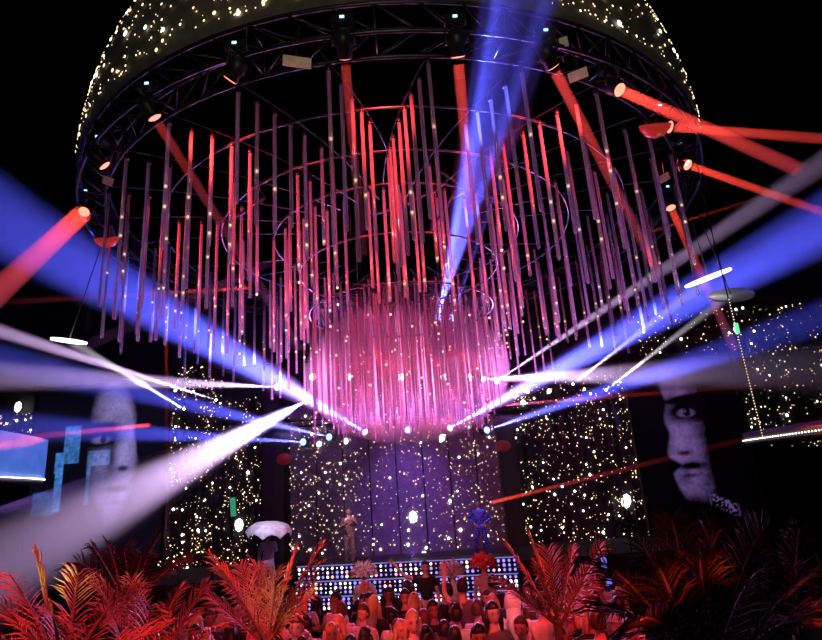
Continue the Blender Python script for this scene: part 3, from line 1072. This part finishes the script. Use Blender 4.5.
a, b, c = at(44, 483, 12.2), at(30, 474, 11.2), at(-60, 462, 9.0)
a.z = b.z = c.z = (a.z + b.z) / 2
balcony('curved balcony with a fascia painted with blue light and white dots along its lower rim', arc_pts(a, b, c), 0.80, M_FASC, 0.0)
a, b, c = at(746, 452, 12.4), at(775, 436, 11.2), at(880, 419, 9.0)
a.z = c.z = b.z
balcony('dark curved balcony with a white-dotted rim beside the shadowed portrait', arc_pts(a, b, c), 0.16, M_DARKF, 0.0)

a, b = at(707, 212, 8.3), at(762, 436, 9.0)
t = thing('light_string', 'slanting cord with tiny white lights strung past the mirror discs', 'light string', a)
MB().tube([(0, 0, 0), b - a], 0.010, 6).obj('cord', M_BLACK, t)
k_ = RC + (V((a.x, a.y, 0)) - RC).normalized() * 6.5 - a
MB().tube([(0, 0, 0), (k_.x, k_.y, 8.96 - a.z)], 0.006, 5).obj('top_line', M_BLACK, t)
me = MB().ball((0, 0, 0), 0.008, 6, 4).mesh('tiny_bulb', M_GLOW)
for k in range(48):
    link('tiny_bulb', me, t, (b - a) * (0.40 + 0.6 * k / 47) + V((0, -0.012, 0)))
MB().box((b - a) * 0.53 + V((0.0, -0.03, 0)), (0.05, 0.04, 0.16)).obj('green_lamp', mat('green_lamp', (0.2, 1, 0.5), emit=(0.15, 0.8, 0.35), strength=1.2), t)['label'] = 'small green lamp'
p = at(233, 507, 20.9)
t = thing('strip_lamp', 'upright green strip lamp on the dotted cloth above the white parasol', 'lamp', p)
MB().box((0, 0, 0), (0.17, 0.05, 0.62), Matrix.Rotation(-0.08, 3, 'Y')).obj('tube', mat('green_strip', (0.1, 0.6, 0.35), emit=(0.03, 0.26, 0.14), strength=0.9), t)
MB().box((0, 0.1, 0), (0.2, 0.14, 0.66), Matrix.Rotation(-0.08, 3, 'Y')).obj('backplate', M_BLACK, t)
for px, py, w, h, lab in ((604, 563, 0.05, 0.2, 'small upright blue lamp glimpsed above the dark palm'), (608, 582, 0.07, 0.1, 'small blue lamp glimpsed just below an upright one')):
    p = at(px, py, 11.0)
    t = thing('blue_lamp', lab, 'lamp', p)
    MB().lathe([(w * 0.6, -h / 2), (w, -h / 4), (w, h / 3), (w * 0.4, h / 2)], 10).obj('glass', mat('blue_glass', (0.2, 0.3, 1), emit=(0.16, 0.18, 1), strength=0.9), t)
    MB().tube([(0, 0, -h / 2), (0, 0.02, -p.z)], 0.015, 6).obj('stand', M_BLACK, t)

# ------------------------------------------------------------------ palms
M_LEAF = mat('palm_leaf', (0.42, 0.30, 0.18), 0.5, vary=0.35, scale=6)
M_LEAFD = mat('palm_leaf_shade', (0.045, 0.036, 0.02), 0.95, vary=0.4, scale=6)  # shaded copy of the leaf; the dimness is put into its colour
M_LEAFY = mat('palm_leaf_young', (0.62, 0.70, 0.12), 0.5, vary=0.2, scale=6)
M_STEM = mat('palm_stem', (0.20, 0.15, 0.08), 0.7)
M_TRUNK = mat('palm_trunk', (0.07, 0.05, 0.035), 0.9, vary=0.5, scale=14)
M_POT = mat('planter_clay', (0.05, 0.03, 0.03), 0.6)


def frond(parent, base, tip, bow, leaf, m, n=34, wide=0.02):
    """one feather leaf from base to tip (local to parent); bow lifts the middle"""
    base, tip = V(base), V(tip)
    mid = base.lerp(tip, 0.55) + V((0, 0, bow))
    P = lambda t: base * (1 - t) ** 2 + mid * 2 * t * (1 - t) + tip * t ** 2
    T = lambda t: ((mid - base) * 2 * (1 - t) + (tip - mid) * 2 * t).normalized()
    mb = MB()
    k = 12
    mb.tube([P(i / k) for i in range(k + 1)], [0.016 * (1 - 0.8 * i / k) + 0.002 for i in range(k + 1)], 5, 1)
    sidev = T(0.5).cross(V((0, 0, 1)))
    sidev = sidev.normalized() if sidev.length > 0.05 else V((1, 0, 0))
    yaw = random.uniform(-0.7, 0.7)
    sidev = Matrix.Rotation(yaw, 3, T(0.5)) @ sidev
    n = int(n * 0.62)
    for i in range(n):
        t = 0.14 + 0.86 * i / (n - 1)
        p, d = P(t), T(t)
        env = math.sin(PI * min(1, (t - 0.06) / 1.02)) ** 0.6
        L = leaf * (0.35 + 0.65 * env) * random.uniform(0.88, 1.08)
        if t > 0.93:
            L *= 0.75
        s = (sidev - d * sidev.dot(d)).normalized()
        nrm = s.cross(d).normalized()
        for sg in (-1, 1):
            sweep = 0.75 + 0.8 * t
            dir_ = (s * sg + d * sweep + nrm * 0.18 * (1 if nrm.z > 0 else -1)).normalized()
            w = d * wide * 0.62 * (0.7 + 0.5 * env)
            dr = V((0, 0, -1))
            dir_ = (dir_ + V((random.uniform(-0.1, 0.1), random.uniform(-0.1, 0.1), random.uniform(-0.1, 0.1)))).normalized()
            q0, q1, q2 = p, p + dir_ * L * 0.5 + dr * L * 0.05, p + dir_ * L + dr * L * random.uniform(0.15, 0.4)
            f_ = nrm * wide * 0.35
            mb.add([q0 - w * 0.3, q0 + f_ * 0.3, q0 + w * 0.3, q1 - w * 0.5, q1 + f_, q1 + w * 0.5, q2], [(0, 1, 4, 3), (1, 2, 5, 4), (3, 4, 6), (4, 5, 6)], 0, False)
    return mb.obj('frond', [m, M_STEM], parent)


def palm(label, crown, tips, leaf, m, bow=0.18, n=34, young=(), wide=0.02):
    c = at(*crown)
    t = thing('palm', label, 'palm', (c.x, c.y, 0))
    o = V((c.x, c.y, 0))
    MB().tube([(0.03, 0, 0.3), (0.0, 0.02, c.z * 0.6), c - o + V((0, 0, 0.03))], [0.07, 0.055, 0.05], 9).obj('trunk', M_TRUNK, t)
    MB().lathe([(0.17, 0), (0.24, 0.38), (0.26, 0.4), (0.23, 0.42), (0.2, 0.36), (0, 0.35)], 18).obj('pot', M_POT, t)
    for i, tp in enumerate(tips):
        y = i in young
        f = frond(t, c - o + V((random.uniform(-0.03, 0.03), random.uniform(-0.03, 0.03), 0)), at(*tp) - o, bow * random.uniform(0.7, 1.3), leaf * random.uniform(0.9, 1.1), M_LEAFY if y else m, n, wide)
        if y:
            f['label'] = 'young yellow-green frond'
    return t


palm('red-lit palm with one yellow-green frond, beneath the glitch portrait', (62, 690, 4.4),
     [(-8, 598, 4.0), (36, 556, 4.3), (78, 574, 4.7), (128, 588, 4.2), (-40, 630, 4.5), (10, 575, 4.9), (20, 622, 3.8), (158, 632, 4.0), (52, 616, 3.9)], 0.30, M_LEAF, 0.12, 36, (1,), 0.022)
palm('red-lit palm with drooping fronds just beside the crowd, near the yellow-green frond', (142, 700, 4.9),
     [(96, 584, 4.8), (132, 580, 5.1), (178, 590, 4.7), (206, 586, 5.0), (214, 628, 4.6), (110, 610, 4.5), (150, 606, 4.4), (190, 618, 5.3)], 0.30, M_LEAF, 0.14, 36, (), 0.022)
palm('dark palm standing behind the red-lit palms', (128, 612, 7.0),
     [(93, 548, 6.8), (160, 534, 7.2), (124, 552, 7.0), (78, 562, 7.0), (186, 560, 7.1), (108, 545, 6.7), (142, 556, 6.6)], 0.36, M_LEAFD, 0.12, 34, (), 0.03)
palm('red palm fanning upward under the white parasol performer', (266, 646, 7.3),
     [(210, 556, 7.2), (224, 572, 7.0), (205, 592, 7.0), (258, 566, 7.6), (276, 572, 7.1), (296, 552, 7.2), (322, 545, 7.3), (316, 566, 7.0), (240, 566, 7.4), (312, 592, 7.1)], 0.34, M_LEAF, 0.02, 34, (), 0.034)
palm('red palm fanning upward near the blue sequin dancer', (558, 628, 7.3),
     [(508, 547, 7.2), (530, 538, 7.3), (548, 550, 7.4), (572, 550, 7.2), (600, 545, 7.1), (502, 580, 7.1), (536, 566, 7.0), (588, 572, 7.5)], 0.32, M_LEAF, 0.02, 34, (), 0.032)
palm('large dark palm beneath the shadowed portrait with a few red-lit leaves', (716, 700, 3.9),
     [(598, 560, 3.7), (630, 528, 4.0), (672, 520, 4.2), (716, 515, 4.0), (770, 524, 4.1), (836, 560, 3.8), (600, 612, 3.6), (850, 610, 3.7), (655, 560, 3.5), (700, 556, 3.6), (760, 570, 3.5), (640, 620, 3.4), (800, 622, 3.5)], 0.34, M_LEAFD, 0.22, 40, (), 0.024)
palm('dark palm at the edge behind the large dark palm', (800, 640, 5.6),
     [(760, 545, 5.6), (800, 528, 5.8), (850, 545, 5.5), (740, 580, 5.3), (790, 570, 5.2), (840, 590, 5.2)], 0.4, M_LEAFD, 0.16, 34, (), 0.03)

# ------------------------------------------------------------------ people
SK = {}
M_SKIN = [mat('skin_tan', (0.55, 0.33, 0.23), 0.5), mat('skin_pale', (0.72, 0.50, 0.40), 0.5), mat('skin_brown', (0.32, 0.18, 0.11), 0.5)]
M_EYE = mat('eye_dark', (0.02, 0.015, 0.015), 0.3)
M_LIP = mat('lip', (0.45, 0.14, 0.13), 0.5)


def skin(name, nodes, edges, mats, sub=1, extra=None, root=0):
    """grow one continuous surface over connected joints; nodes: (x, y, z, radius)"""
    me = bpy.data.meshes.new(name)
    me.from_pydata([n[:3] for n in nodes], edges, [])
    o = bpy.data.objects.new(name, me)
    COL.objects.link(o)
    md = o.modifiers.new('skin', 'SKIN')
    for i, n in enumerate(nodes):
        sv = me.skin_vertices[0].data[i]
        r = n[3]
        sv.radius = r if isinstance(r, tuple) else (r, r)
        sv.use_root = (i == root)
    md.use_smooth_shade = True
    sb = o.modifiers.new('sub', 'SUBSURF')
    sb.levels = sb.render_levels = sub
    bpy.context.view_layer.update()
    dg = bpy.context.evaluated_depsgraph_get()
    ev = o.evaluated_get(dg).to_mesh()
    mb = MB()
    mb.add([v.co.copy() for v in ev.vertices], [tuple(p.vertices) for p in ev.polygons])
    bpy.data.objects.remove(o)
    bpy.data.meshes.remove(me)
    if extra:
        extra(mb)
    return mb.mesh(name, *mats)


HZ_ = 1.635


def add_head(mb):
    vs, fs, mi = [], [], []
    nu, nv = 18, 14
    for i in range(nv + 1):
        th = PI * i / nv
        for k in range(nu):
            ph = 2 * PI * k / nu
            x, y, z = math.sin(th) * math.cos(ph), math.sin(th) * math.sin(ph), math.cos(th)
            jaw = 1 - 0.30 * max(0, -z) ** 1.3
            X, Y, Z = 0.076 * x * jaw, 0.096 * y * (1 - 0.12 * max(0, -z)), 0.125 * z
            if y < 0:
                Y -= 0.020 * math.exp(-(X / 0.014) ** 2 - ((Z + 0.022) / 0.026) ** 2)
                Y += 0.010 * (math.exp(-((abs(X) - 0.032) / 0.016) ** 2 - ((Z - 0.008) / 0.014) ** 2))
                Y -= 0.006 * math.exp(-(X / 0.022) ** 2 - ((Z + 0.068) / 0.014) ** 2)
                Y -= 0.008 * math.exp(-(X / 0.026) ** 2 - ((Z + 0.105) / 0.018) ** 2)
            vs.append((X, Y, HZ_ + Z))
    for i in range(nv):
        for k in range(nu):
            fs.append((i * nu + k, (i + 1) * nu + k, (i + 1) * nu + (k + 1) % nu, i * nu + (k + 1) % nu))
    mb.add(vs, fs, 0)
    for sx in (-1, 1):
        mb.ball((sx * 0.030, -0.079, HZ_ + 0.008), (0.014, 0.008, 0.009), 8, 6, 1)
        mb.ball((sx * 0.030, -0.086, HZ_ + 0.027), (0.019, 0.007, 0.004), 8, 5, 1)
        mb.ball((sx * 0.077, 0.008, HZ_ - 0.005), (0.010, 0.02, 0.032), 8, 6, 0)
    mb.ball((0, -0.086, HZ_ - 0.066), (0.024, 0.009, 0.008), 8, 5, 2)


ARMS = {'down': ((0.225, 0.02, 1.13), (0.245, -0.07, 0.90)), 'bent': ((0.25, 0.03, 1.14), (0.15, -0.22, 1.26)),
        'up': ((0.27, -0.05, 1.56), (0.24, -0.10, 1.83)), 'wave': ((0.42, -0.06, 1.50), (0.62, -0.12, 1.72)), 'hip': ((0.36, 0.03, 1.17), (0.17, -0.06, 1.03)),
        'hold': ((0.24, -0.10, 1.20), (0.10, -0.20, 1.38))}
LEGS = {'stand': ((0.10, -0.02, 0.50), (0.10, 0.02, 0.09), (0.11, -0.13, 0.04)), 'wide': ((0.17, -0.03, 0.50), (0.24, 0.02, 0.09), (0.27, -0.12, 0.04))}


def joints(left, right, legs, grow=0.0, part='body', hem=1.0):
    N, E = [], []

    def add(p, r, to=None):
        N.append((*p, r))
        if to is not None:
            E.append((to, len(N) - 1))
        return len(N) - 1
    g = grow
    pel = add((0, 0, 0.96), (0.125 + g, 0.10 + g))
    if part in ('body', 'top', 'suit'):
        sp_ = add((0, 0, 1.13), (0.115 + g, 0.09 + g), pel)
        ch = add((0, 0.005, 1.31), (0.140 + g, 0.105 + g), sp_)
        nb = add((0, 0.01, 1.44), (0.075 + g, 0.065 + g), ch)
        if part == 'body':
            add((0, 0.0, 1.53), 0.052, nb)
            add((0, -0.005, 1.60), 0.05, len(N) - 1)
        for sx, arm in ((-1, left), (1, right)):
            (ex, ey, ez), (wx, wy, wz) = ARMS[arm]
            sh = add((sx * 0.165, 0.01, 1.395), 0.058 + g, ch)
            if part == 'top':
                q = V((0.165, 0.01, 1.395)).lerp(V((ex, ey, ez)), 0.55)
                add((sx * q.x, q.y, q.z), 0.047 + g, sh)
                continue
            el = add((sx * ex, ey, ez), 0.041 + g, sh)
            wr = add((sx * wx, wy, wz), 0.027 + g, el)
            if part == 'suit':
                continue
            d = (V((wx, wy, wz)) - V((ex, ey, ez))).normalized()
            s = d.cross(V((0, 1, 0)))
            s = s.normalized() if s.length > 0.2 else V((1, 0, 0))
            pm = V((wx, wy, wz)) + d * 0.075
            pi = add((sx * pm.x, pm.y, pm.z), (0.036, 0.018), wr)
            curl = d.cross(s).normalized() * 0.02
            for fi, ln in ((-1.5, 0.062), (-0.5, 0.078), (0.5, 0.074), (1.5, 0.06)):
                b1 = pm + s * fi * 0.021 + d * 0.03
                b2 = b1 + d * ln * 0.55 + s * fi * 0.005
                b3 = b2 + d * ln * 0.45 + curl
                i1 = add((sx * b1.x, b1.y, b1.z), 0.010, pi)
                i2 = add((sx * b2.x, b2.y, b2.z), 0.009, i1)
                add((sx * b3.x, b3.y, b3.z), 0.007, i2)
            tb_ = V((wx, wy, wz)) + d * 0.035 + s * 0.035
            i1 = add((sx * tb_.x, tb_.y, tb_.z), 0.012, wr)
            tb_ = tb_ + d * 0.045 + s * 0.025
            add((sx * tb_.x, tb_.y, tb_.z), 0.009, i1)
    if part in ('body', 'trousers', 'suit'):
        k, a, t = LEGS[legs]
        for sx in (-1, 1):
            hp = add((sx * 0.09, 0, 0.86), (0.088 + g, 0.092 + g), pel)
            kn = add((sx * k[0], k[1], k[2]), 0.058 + g, hp)
            an = add((sx * a[0], a[1], a[2] + (0.05 if part == 'trousers' else 0)), 0.040 + g, kn)
            if part == 'body' or part == 'suit':
                add((sx * t[0], t[1], t[2]), (0.04 + g * 0.5, 0.034), an)
    return N, E


def cached(key, fn):
    if key not in SK:
        SK[key] = fn()
    return SK[key]


def hair_mesh(kind, m):
    mb = MB()
    vs, fs = [], []
    nu, nv = 16, 12
    for i in range(nv + 1):
        th = PI * i / nv
        for k in range(nu):
            ph = 2 * PI * k / nu
            x, y, z = math.sin(th) * math.cos(ph), math.sin(th) * math.sin(ph), math.cos(th)
            s = 1.0
            if (y < -0.25 and z < 0.42) or z < -0.62:
                s = 0.80
            X, Y, Z = 0.088 * x * s, (0.110 * y + 0.008) * s, 0.136 * z * s
            n_ = 1 + 0.05 * noise.noise(V((x * 4, y * 4, z * 4)))
            vs.append((X * n_, Y * n_, HZ_ + 0.008 + Z * n_))
    for i in range(nv):
        for k in range(nu):
            fs.append((i * nu + k, (i + 1) * nu + k, (i + 1) * nu + (k + 1) % nu, i * nu + (k + 1) % nu))
    mb.add(vs, fs)
    if kind == 'long':
        mb.tube([(0, 0.05, HZ_ + 0.05), (0, 0.075, HZ_ - 0.08), (0, 0.10, HZ_ - 0.22), (0, 0.12, HZ_ - 0.38)], [0.075, 0.08, 0.085, 0.045], 10)
        for sx in (-1, 1):
            mb.tube([(sx * 0.07, 0.0, HZ_ + 0.04), (sx * 0.09, 0.0, HZ_ - 0.08), (sx * 0.10, -0.02, HZ_ - 0.24)], [0.03, 0.034, 0.012], 7)
    if kind == 'bun':
        mb.ball((0, 0.07, HZ_ + 0.13), 0.05, 10, 7)
    if kind == 'feather':
        for q in range(170):
            a, b = random.uniform(0, 2 * PI), random.uniform(-0.35, 1)
            d = V((math.cos(a) * math.sqrt(1 - b * b) * 1.5, math.sin(a) * math.sqrt(1 - b * b), b * 0.9))
            p = V((0, 0.02, HZ_ + 0.07)) + d * 0.06
            e = p + d.normalized() * random.uniform(0.15, 0.24) + V((0, 0, -0.02))
            mb.tube([p, p.lerp(e, 0.6), e], [0.03, 0.034, 0.006], 5)
    if kind == 'hood':
        mb.ball((0, 0.03, HZ_), (0.105, 0.105, 0.15), 14, 10)
        mb.tube([(0, 0.05, HZ_ - 0.05), (0, 0.10, HZ_ - 0.22), (0, 0.13, HZ_ - 0.5)], [0.085, 0.10, 0.09], 12)
    return mb.mesh('hair', m)


HAIRM = {'dark': mat('hair_dark', (0.018, 0.012, 0.010), 0.4), 'brown': mat('hair_brown', (0.10, 0.05, 0.025), 0.45), 'blonde': mat('hair_blonde', (0.60, 0.42, 0.20), 0.45),
         'white': mat('white_cloth', (0.85, 0.82, 0.80), 0.8), 'grey': mat('pale_feather', (0.62, 0.55, 0.66), 0.9), 'red': mat('red_feather', (0.75, 0.14, 0.13), 0.9)}
TOPM = {'black': mat('cloth_black', (0.012, 0.012, 0.014), 0.8), 'white': mat('cloth_white', (0.72, 0.70, 0.70), 0.8), 'grey': mat('cloth_grey', (0.20, 0.20, 0.22), 0.8), 'blue': mat('cloth_blue', (0.07, 0.09, 0.2), 0.8)}
TROU = mat('trousers_dark', (0.02, 0.02, 0.03), 0.8)


def person(label, loc, rz, left='down', right='down', sk=0, hair=('short', 'dark'), top='black', scale=1.0, group=None, legs='stand', suit=None):
    me = cached(('body', left, right, legs, sk), lambda: skin('person', *joints(left, right, legs), [M_SKIN[sk], M_EYE, M_LIP], 1, add_head))
    o = link('person', me, None, loc)
    o.rotation_euler.z = rz
    o.scale = (scale,) * 3
    tag(o, label, 'person', group)
    if hair:
        link('hair' if hair[0] not in ('feather', 'hood') else {'feather': 'headdress', 'hood': 'hood'}[hair[0]], cached(('hair',) + hair, lambda: hair_mesh(hair[0], HAIRM[hair[1]])), o)
    if suit:
        link('costume', cached(('suit', left, right, legs, suit.name), lambda: skin('costume', *joints(left, right, legs, 0.014, 'suit'), [suit])), o)
    else:
        link('top', cached(('top', left, right, top), lambda: skin('top', *joints(left, right, legs, 0.014, 'top'), [TOPM[top]])), o)
        link('trousers', cached(('trousers', legs), lambda: skin('trousers', *joints(left, right, legs, 0.014, 'trousers'), [TROU])), o)
    return o


def sequin(name, base, glint, e):
    m = bpy.data.materials.new(name)
    m.use_nodes = True
    nt = m.node_tree
    b = nt.nodes['Principled BSDF']
    tc = nt.nodes.new('ShaderNodeTexCoord')
    vo = nt.nodes.new('ShaderNodeTexVoronoi')
    vo.inputs['Scale'].default_value = 26
    rp = nt.nodes.new('ShaderNodeValToRGB')
    rp.color_ramp.elements[0].position = 0.15
    rp.color_ramp.elements[0].color = (*glint, 1)
    rp.color_ramp.elements[1].position = 0.5
    rp.color_ramp.elements[1].color = (*base, 1)
    nt.links.new(tc.outputs['Object'], vo.inputs['Vector'])
    nt.links.new(vo.outputs['Distance'], rp.inputs['Fac'])
    nt.links.new(rp.outputs['Color'], b.inputs['Base Color'])
    b.inputs['Metallic'].default_value = 0.4
    b.inputs['Roughness'].default_value = 0.4
    return m


SEQB = sequin('blue_sequins', (0.05, 0.06, 0.55), (0.5, 0.55, 1), 0)
SEQG = sequin('gold_sequins', (0.30, 0.16, 0.22), (1, 0.75, 0.6), 0)
SEQV = sequin('pale_costume', (0.55, 0.45, 0.7), (0.9, 0.85, 1), 0)
a = at(350, 561, 18.4)
person('slim dancer in a pinkish glitter costume on the stage, hair up', (a.x, 18.4, 1.32), 0.3, 'bent', 'hold', 1, ('bun', 'brown'), suit=SEQG, scale=0.95)
a = at(483, 557, 18.4)
person('dancer in a blue sequin suit standing legs apart on the stage', (a.x, 18.4, 1.32), -0.2, 'hip', 'hip', 0, ('short', 'dark'), suit=SEQB, scale=0.93, legs='wide')
lamp('dancer_spot', 'SPOT', (1.2, 16.6, 5.2), (1.65, 18.4, 2.2), 360, (0.2, 0.25, 1), 26)
lamp('dancer_spot', 'SPOT', (-2.0, 16.4, 5.0), (-2.3, 18.4, 2.1), 380, (1, 0.6, 0.65), 26)
# performer under a white parasol, on a podium
pb = at(268, 530, 15.7)
pd = MB().lathe([(0.55, 0), (0.55, 0.85), (0.52, 0.88), (0, 0.88)], 24, origin=(pb.x, 15.7, 0)).obj('podium', M_BLACK)
tag(pd, 'round dark podium under the parasol performer', 'podium')
hz0 = pb.z - 1.62
pd.scale.z = (hz0) / 0.88
person('performer in a pale violet costume standing beneath a white parasol', (pb.x, 15.7, hz0), 0.2, 'down', 'hold', 1, ('bun', 'brown'), suit=SEQV, scale=0.92)
t = thing('parasol', 'white scalloped parasol held over the performer above the red palm', 'parasol', (pb.x + 0.05, 15.52, hz0 + 1.28), (0.12, 0.08, 0))
can = MB()
nr, nk = 7, 32
vs = []
for i in range(nr + 1):
    r = 0.56 * i / nr
    for k in range(nk):
        a = 2 * PI * k / nk
        sc = 0.045 * abs(math.sin(a * 4)) * (i / nr) ** 3
        vs.append(((r + sc * 0.4) * math.cos(a), (r + sc * 0.4) * math.sin(a), 0.56 - 0.17 * (i / nr) ** 2 - 0.16 * (i / nr) ** 7 + sc * 2.6))
fs = [(i * nk + k, (i + 1) * nk + k, (i + 1) * nk + (k + 1) % nk, i * nk + (k + 1) % nk) for i in range(nr) for k in range(nk)]
can.add(vs, fs)
can.add([(v[0] * 0.985, v[1] * 0.985, v[2] - 0.012) for v in vs], [f[::-1] for f in fs])
can.obj('canopy', HAIRM['white'], t)
MB().tube([(0, 0, -0.08), (0, 0, 0.60)], 0.010, 6).obj('shaft', M_BLACK, t)
lamp('parasol_spot', 'SPOT', (-3.2, 12.6, 4.6), (pb.x, 15.6, hz0 + 1.5), 480, (0.72, 0.62, 1), 22)

a = at(425, 566, 12.9)
person('person in a black t-shirt waving one arm before the light-dotted booth', (a.x, 12.9, a.z - 1.66), 0.1, 'wave', 'down', 1, ('short', 'dark'), 'black')
for px, py, Y, hm, lab in ((364, 572, 13.6, 'white', 'person wearing a fluffy white headdress before the booth, beside the waving person'),
                           (452, 571, 13.6, 'grey', 'person wearing a fluffy greyish headdress before the booth'),
                           (483, 563, 13.4, 'red', 'person wearing a fluffy red headdress below the blue sequin dancer')):
    a = at(px, py, Y)
    person(lab, (a.x, Y, a.z - 1.70), 0.2, 'down', 'bent', 1, ('feather', hm), 'white')
lamp('headdress_spot', 'SPOT', (-0.8, 10.6, 5.0), (-0.9, 13.6, 1.7), 130, (1, 0.55, 0.75), 50)

# crowd
taken = []


def free(x, y, d=0.44):
    return all((x - a) ** 2 + (y - b) ** 2 > d * d for a, b in taken)


special = [((296, 606, 8.2), 0.1, 'bent', 'bent', 1, ('short', 'brown'), 'white', 'person in a brightly lit white shirt beside the fanning red palm'),
           ((512, 598, 8.8), 3.0, 'down', 'down', 1, ('hood', 'white'), 'white', 'person in a white hood and cape seen from behind among the crowd'),
           ((478, 625, 7.0), 0.05, 'down', 'down', 0, ('short', 'dark'), 'black', 'dark-haired man facing away from the stage, near the white-hooded person'),
           ((492, 606, 8.2), 0.3, 'down', 'bent', 1, ('long', 'dark'), 'grey', 'long-haired person in grey turning around next to the white-hooded person'),
           ((542, 602, 8.6), 2.8, 'down', 'down', 1, ('short', 'dark'), 'white', 'person in a white shirt just in front of the red palm near the blue dancer'),
           ((596, 606, 7.4), 2.6, 'bent', 'down', 1, ('short', 'brown'), 'white', 'person in a pale top beside the large dark palm'),
           ((412, 612, 8.0), 0.2, 'down', 'hold', 1, ('long', 'blonde'), 'white', 'blonde person facing away from the stage in the middle of the crowd'),
           ((462, 586, 10.4), 3.3, 'down', 'up', 1, ('short', 'dark'), 'grey', 'person in grey raising one hand behind the blonde person'),
           ((184, 626, 6.4), 2.7, 'down', 'down', 1, ('short', 'blonde'), 'white', 'pale-haired person close to the red-lit drooping palm')]
for (px, py, Y), rz, l_, r_, sk, hr, tp, lab in special:
    a = at(px, py, Y)
    person(lab, (a.x, Y, 0), rz, l_, r_, sk, hr, tp, max(0.85, min(1.1, a.z / HZ_)))
    taken.append((a.x, Y))
kinds = [(('short', 'dark'), 'black'), (('short', 'dark'), 'grey'), (('long', 'dark'), 'black'), (('short', 'brown'), 'white'), (('short', 'brown'), 'blue'), (('long', 'blonde'), 'black'), (('bun', 'dark'), 'white'), (('short', 'dark'), 'white')]
words_h = {'short': 'short %s hair', 'long': 'long %s hair', 'bun': 'tied-up %s hair'}
cnt = 0
for k in range(4000):
    Y = random.uniform(6.2, 11.6)
    px = random.uniform(192, 626)
    a = at(px, 600, Y)
    if not free(a.x, Y) or (Y < 7.9 and 240 < px < 292) or (Y < 7.9 and 520 < px < 595 and Y > 6.8):
        continue
    hr, tp = random.choice(kinds)
    away = random.random() < 0.55
    l_, r_ = random.choice((('down', 'down'), ('bent', 'down'), ('down', 'bent'), ('hold', 'bent')))
    hw_ = words_h[hr[0]] % hr[1]
    lab = 'person with %s and %s top in the crowd, %s the stage' % (hw_, tp, 'facing' if away else 'back to')
    grp = 'crowd with %s, %s tops, %s' % (hw_, tp, 'turned to the stage' if away else 'turned from the stage')
    person(lab, (a.x, Y, 0), (PI if away else 0) + random.uniform(-0.6, 0.6), l_, r_, random.randrange(3), hr, tp, random.uniform(0.93, 1.05), grp)
    taken.append((a.x, Y))
    cnt += 1
    if cnt >= 105:
        break
# red accents on the large dark palm
for s, e, pw in (((690, 640, 3.0), (676, 560, 3.8), 9), ((650, 655, 3.0), (640, 600, 3.6), 8), ((735, 600, 3.2), (716, 545, 4.0), 7), ((830, 640, 3.2), (815, 605, 3.7), 5)):
    lamp('palm_accent', 'SPOT', at(*s), at(*e), pw * 5, (1, 0.05, 0.03), 24)
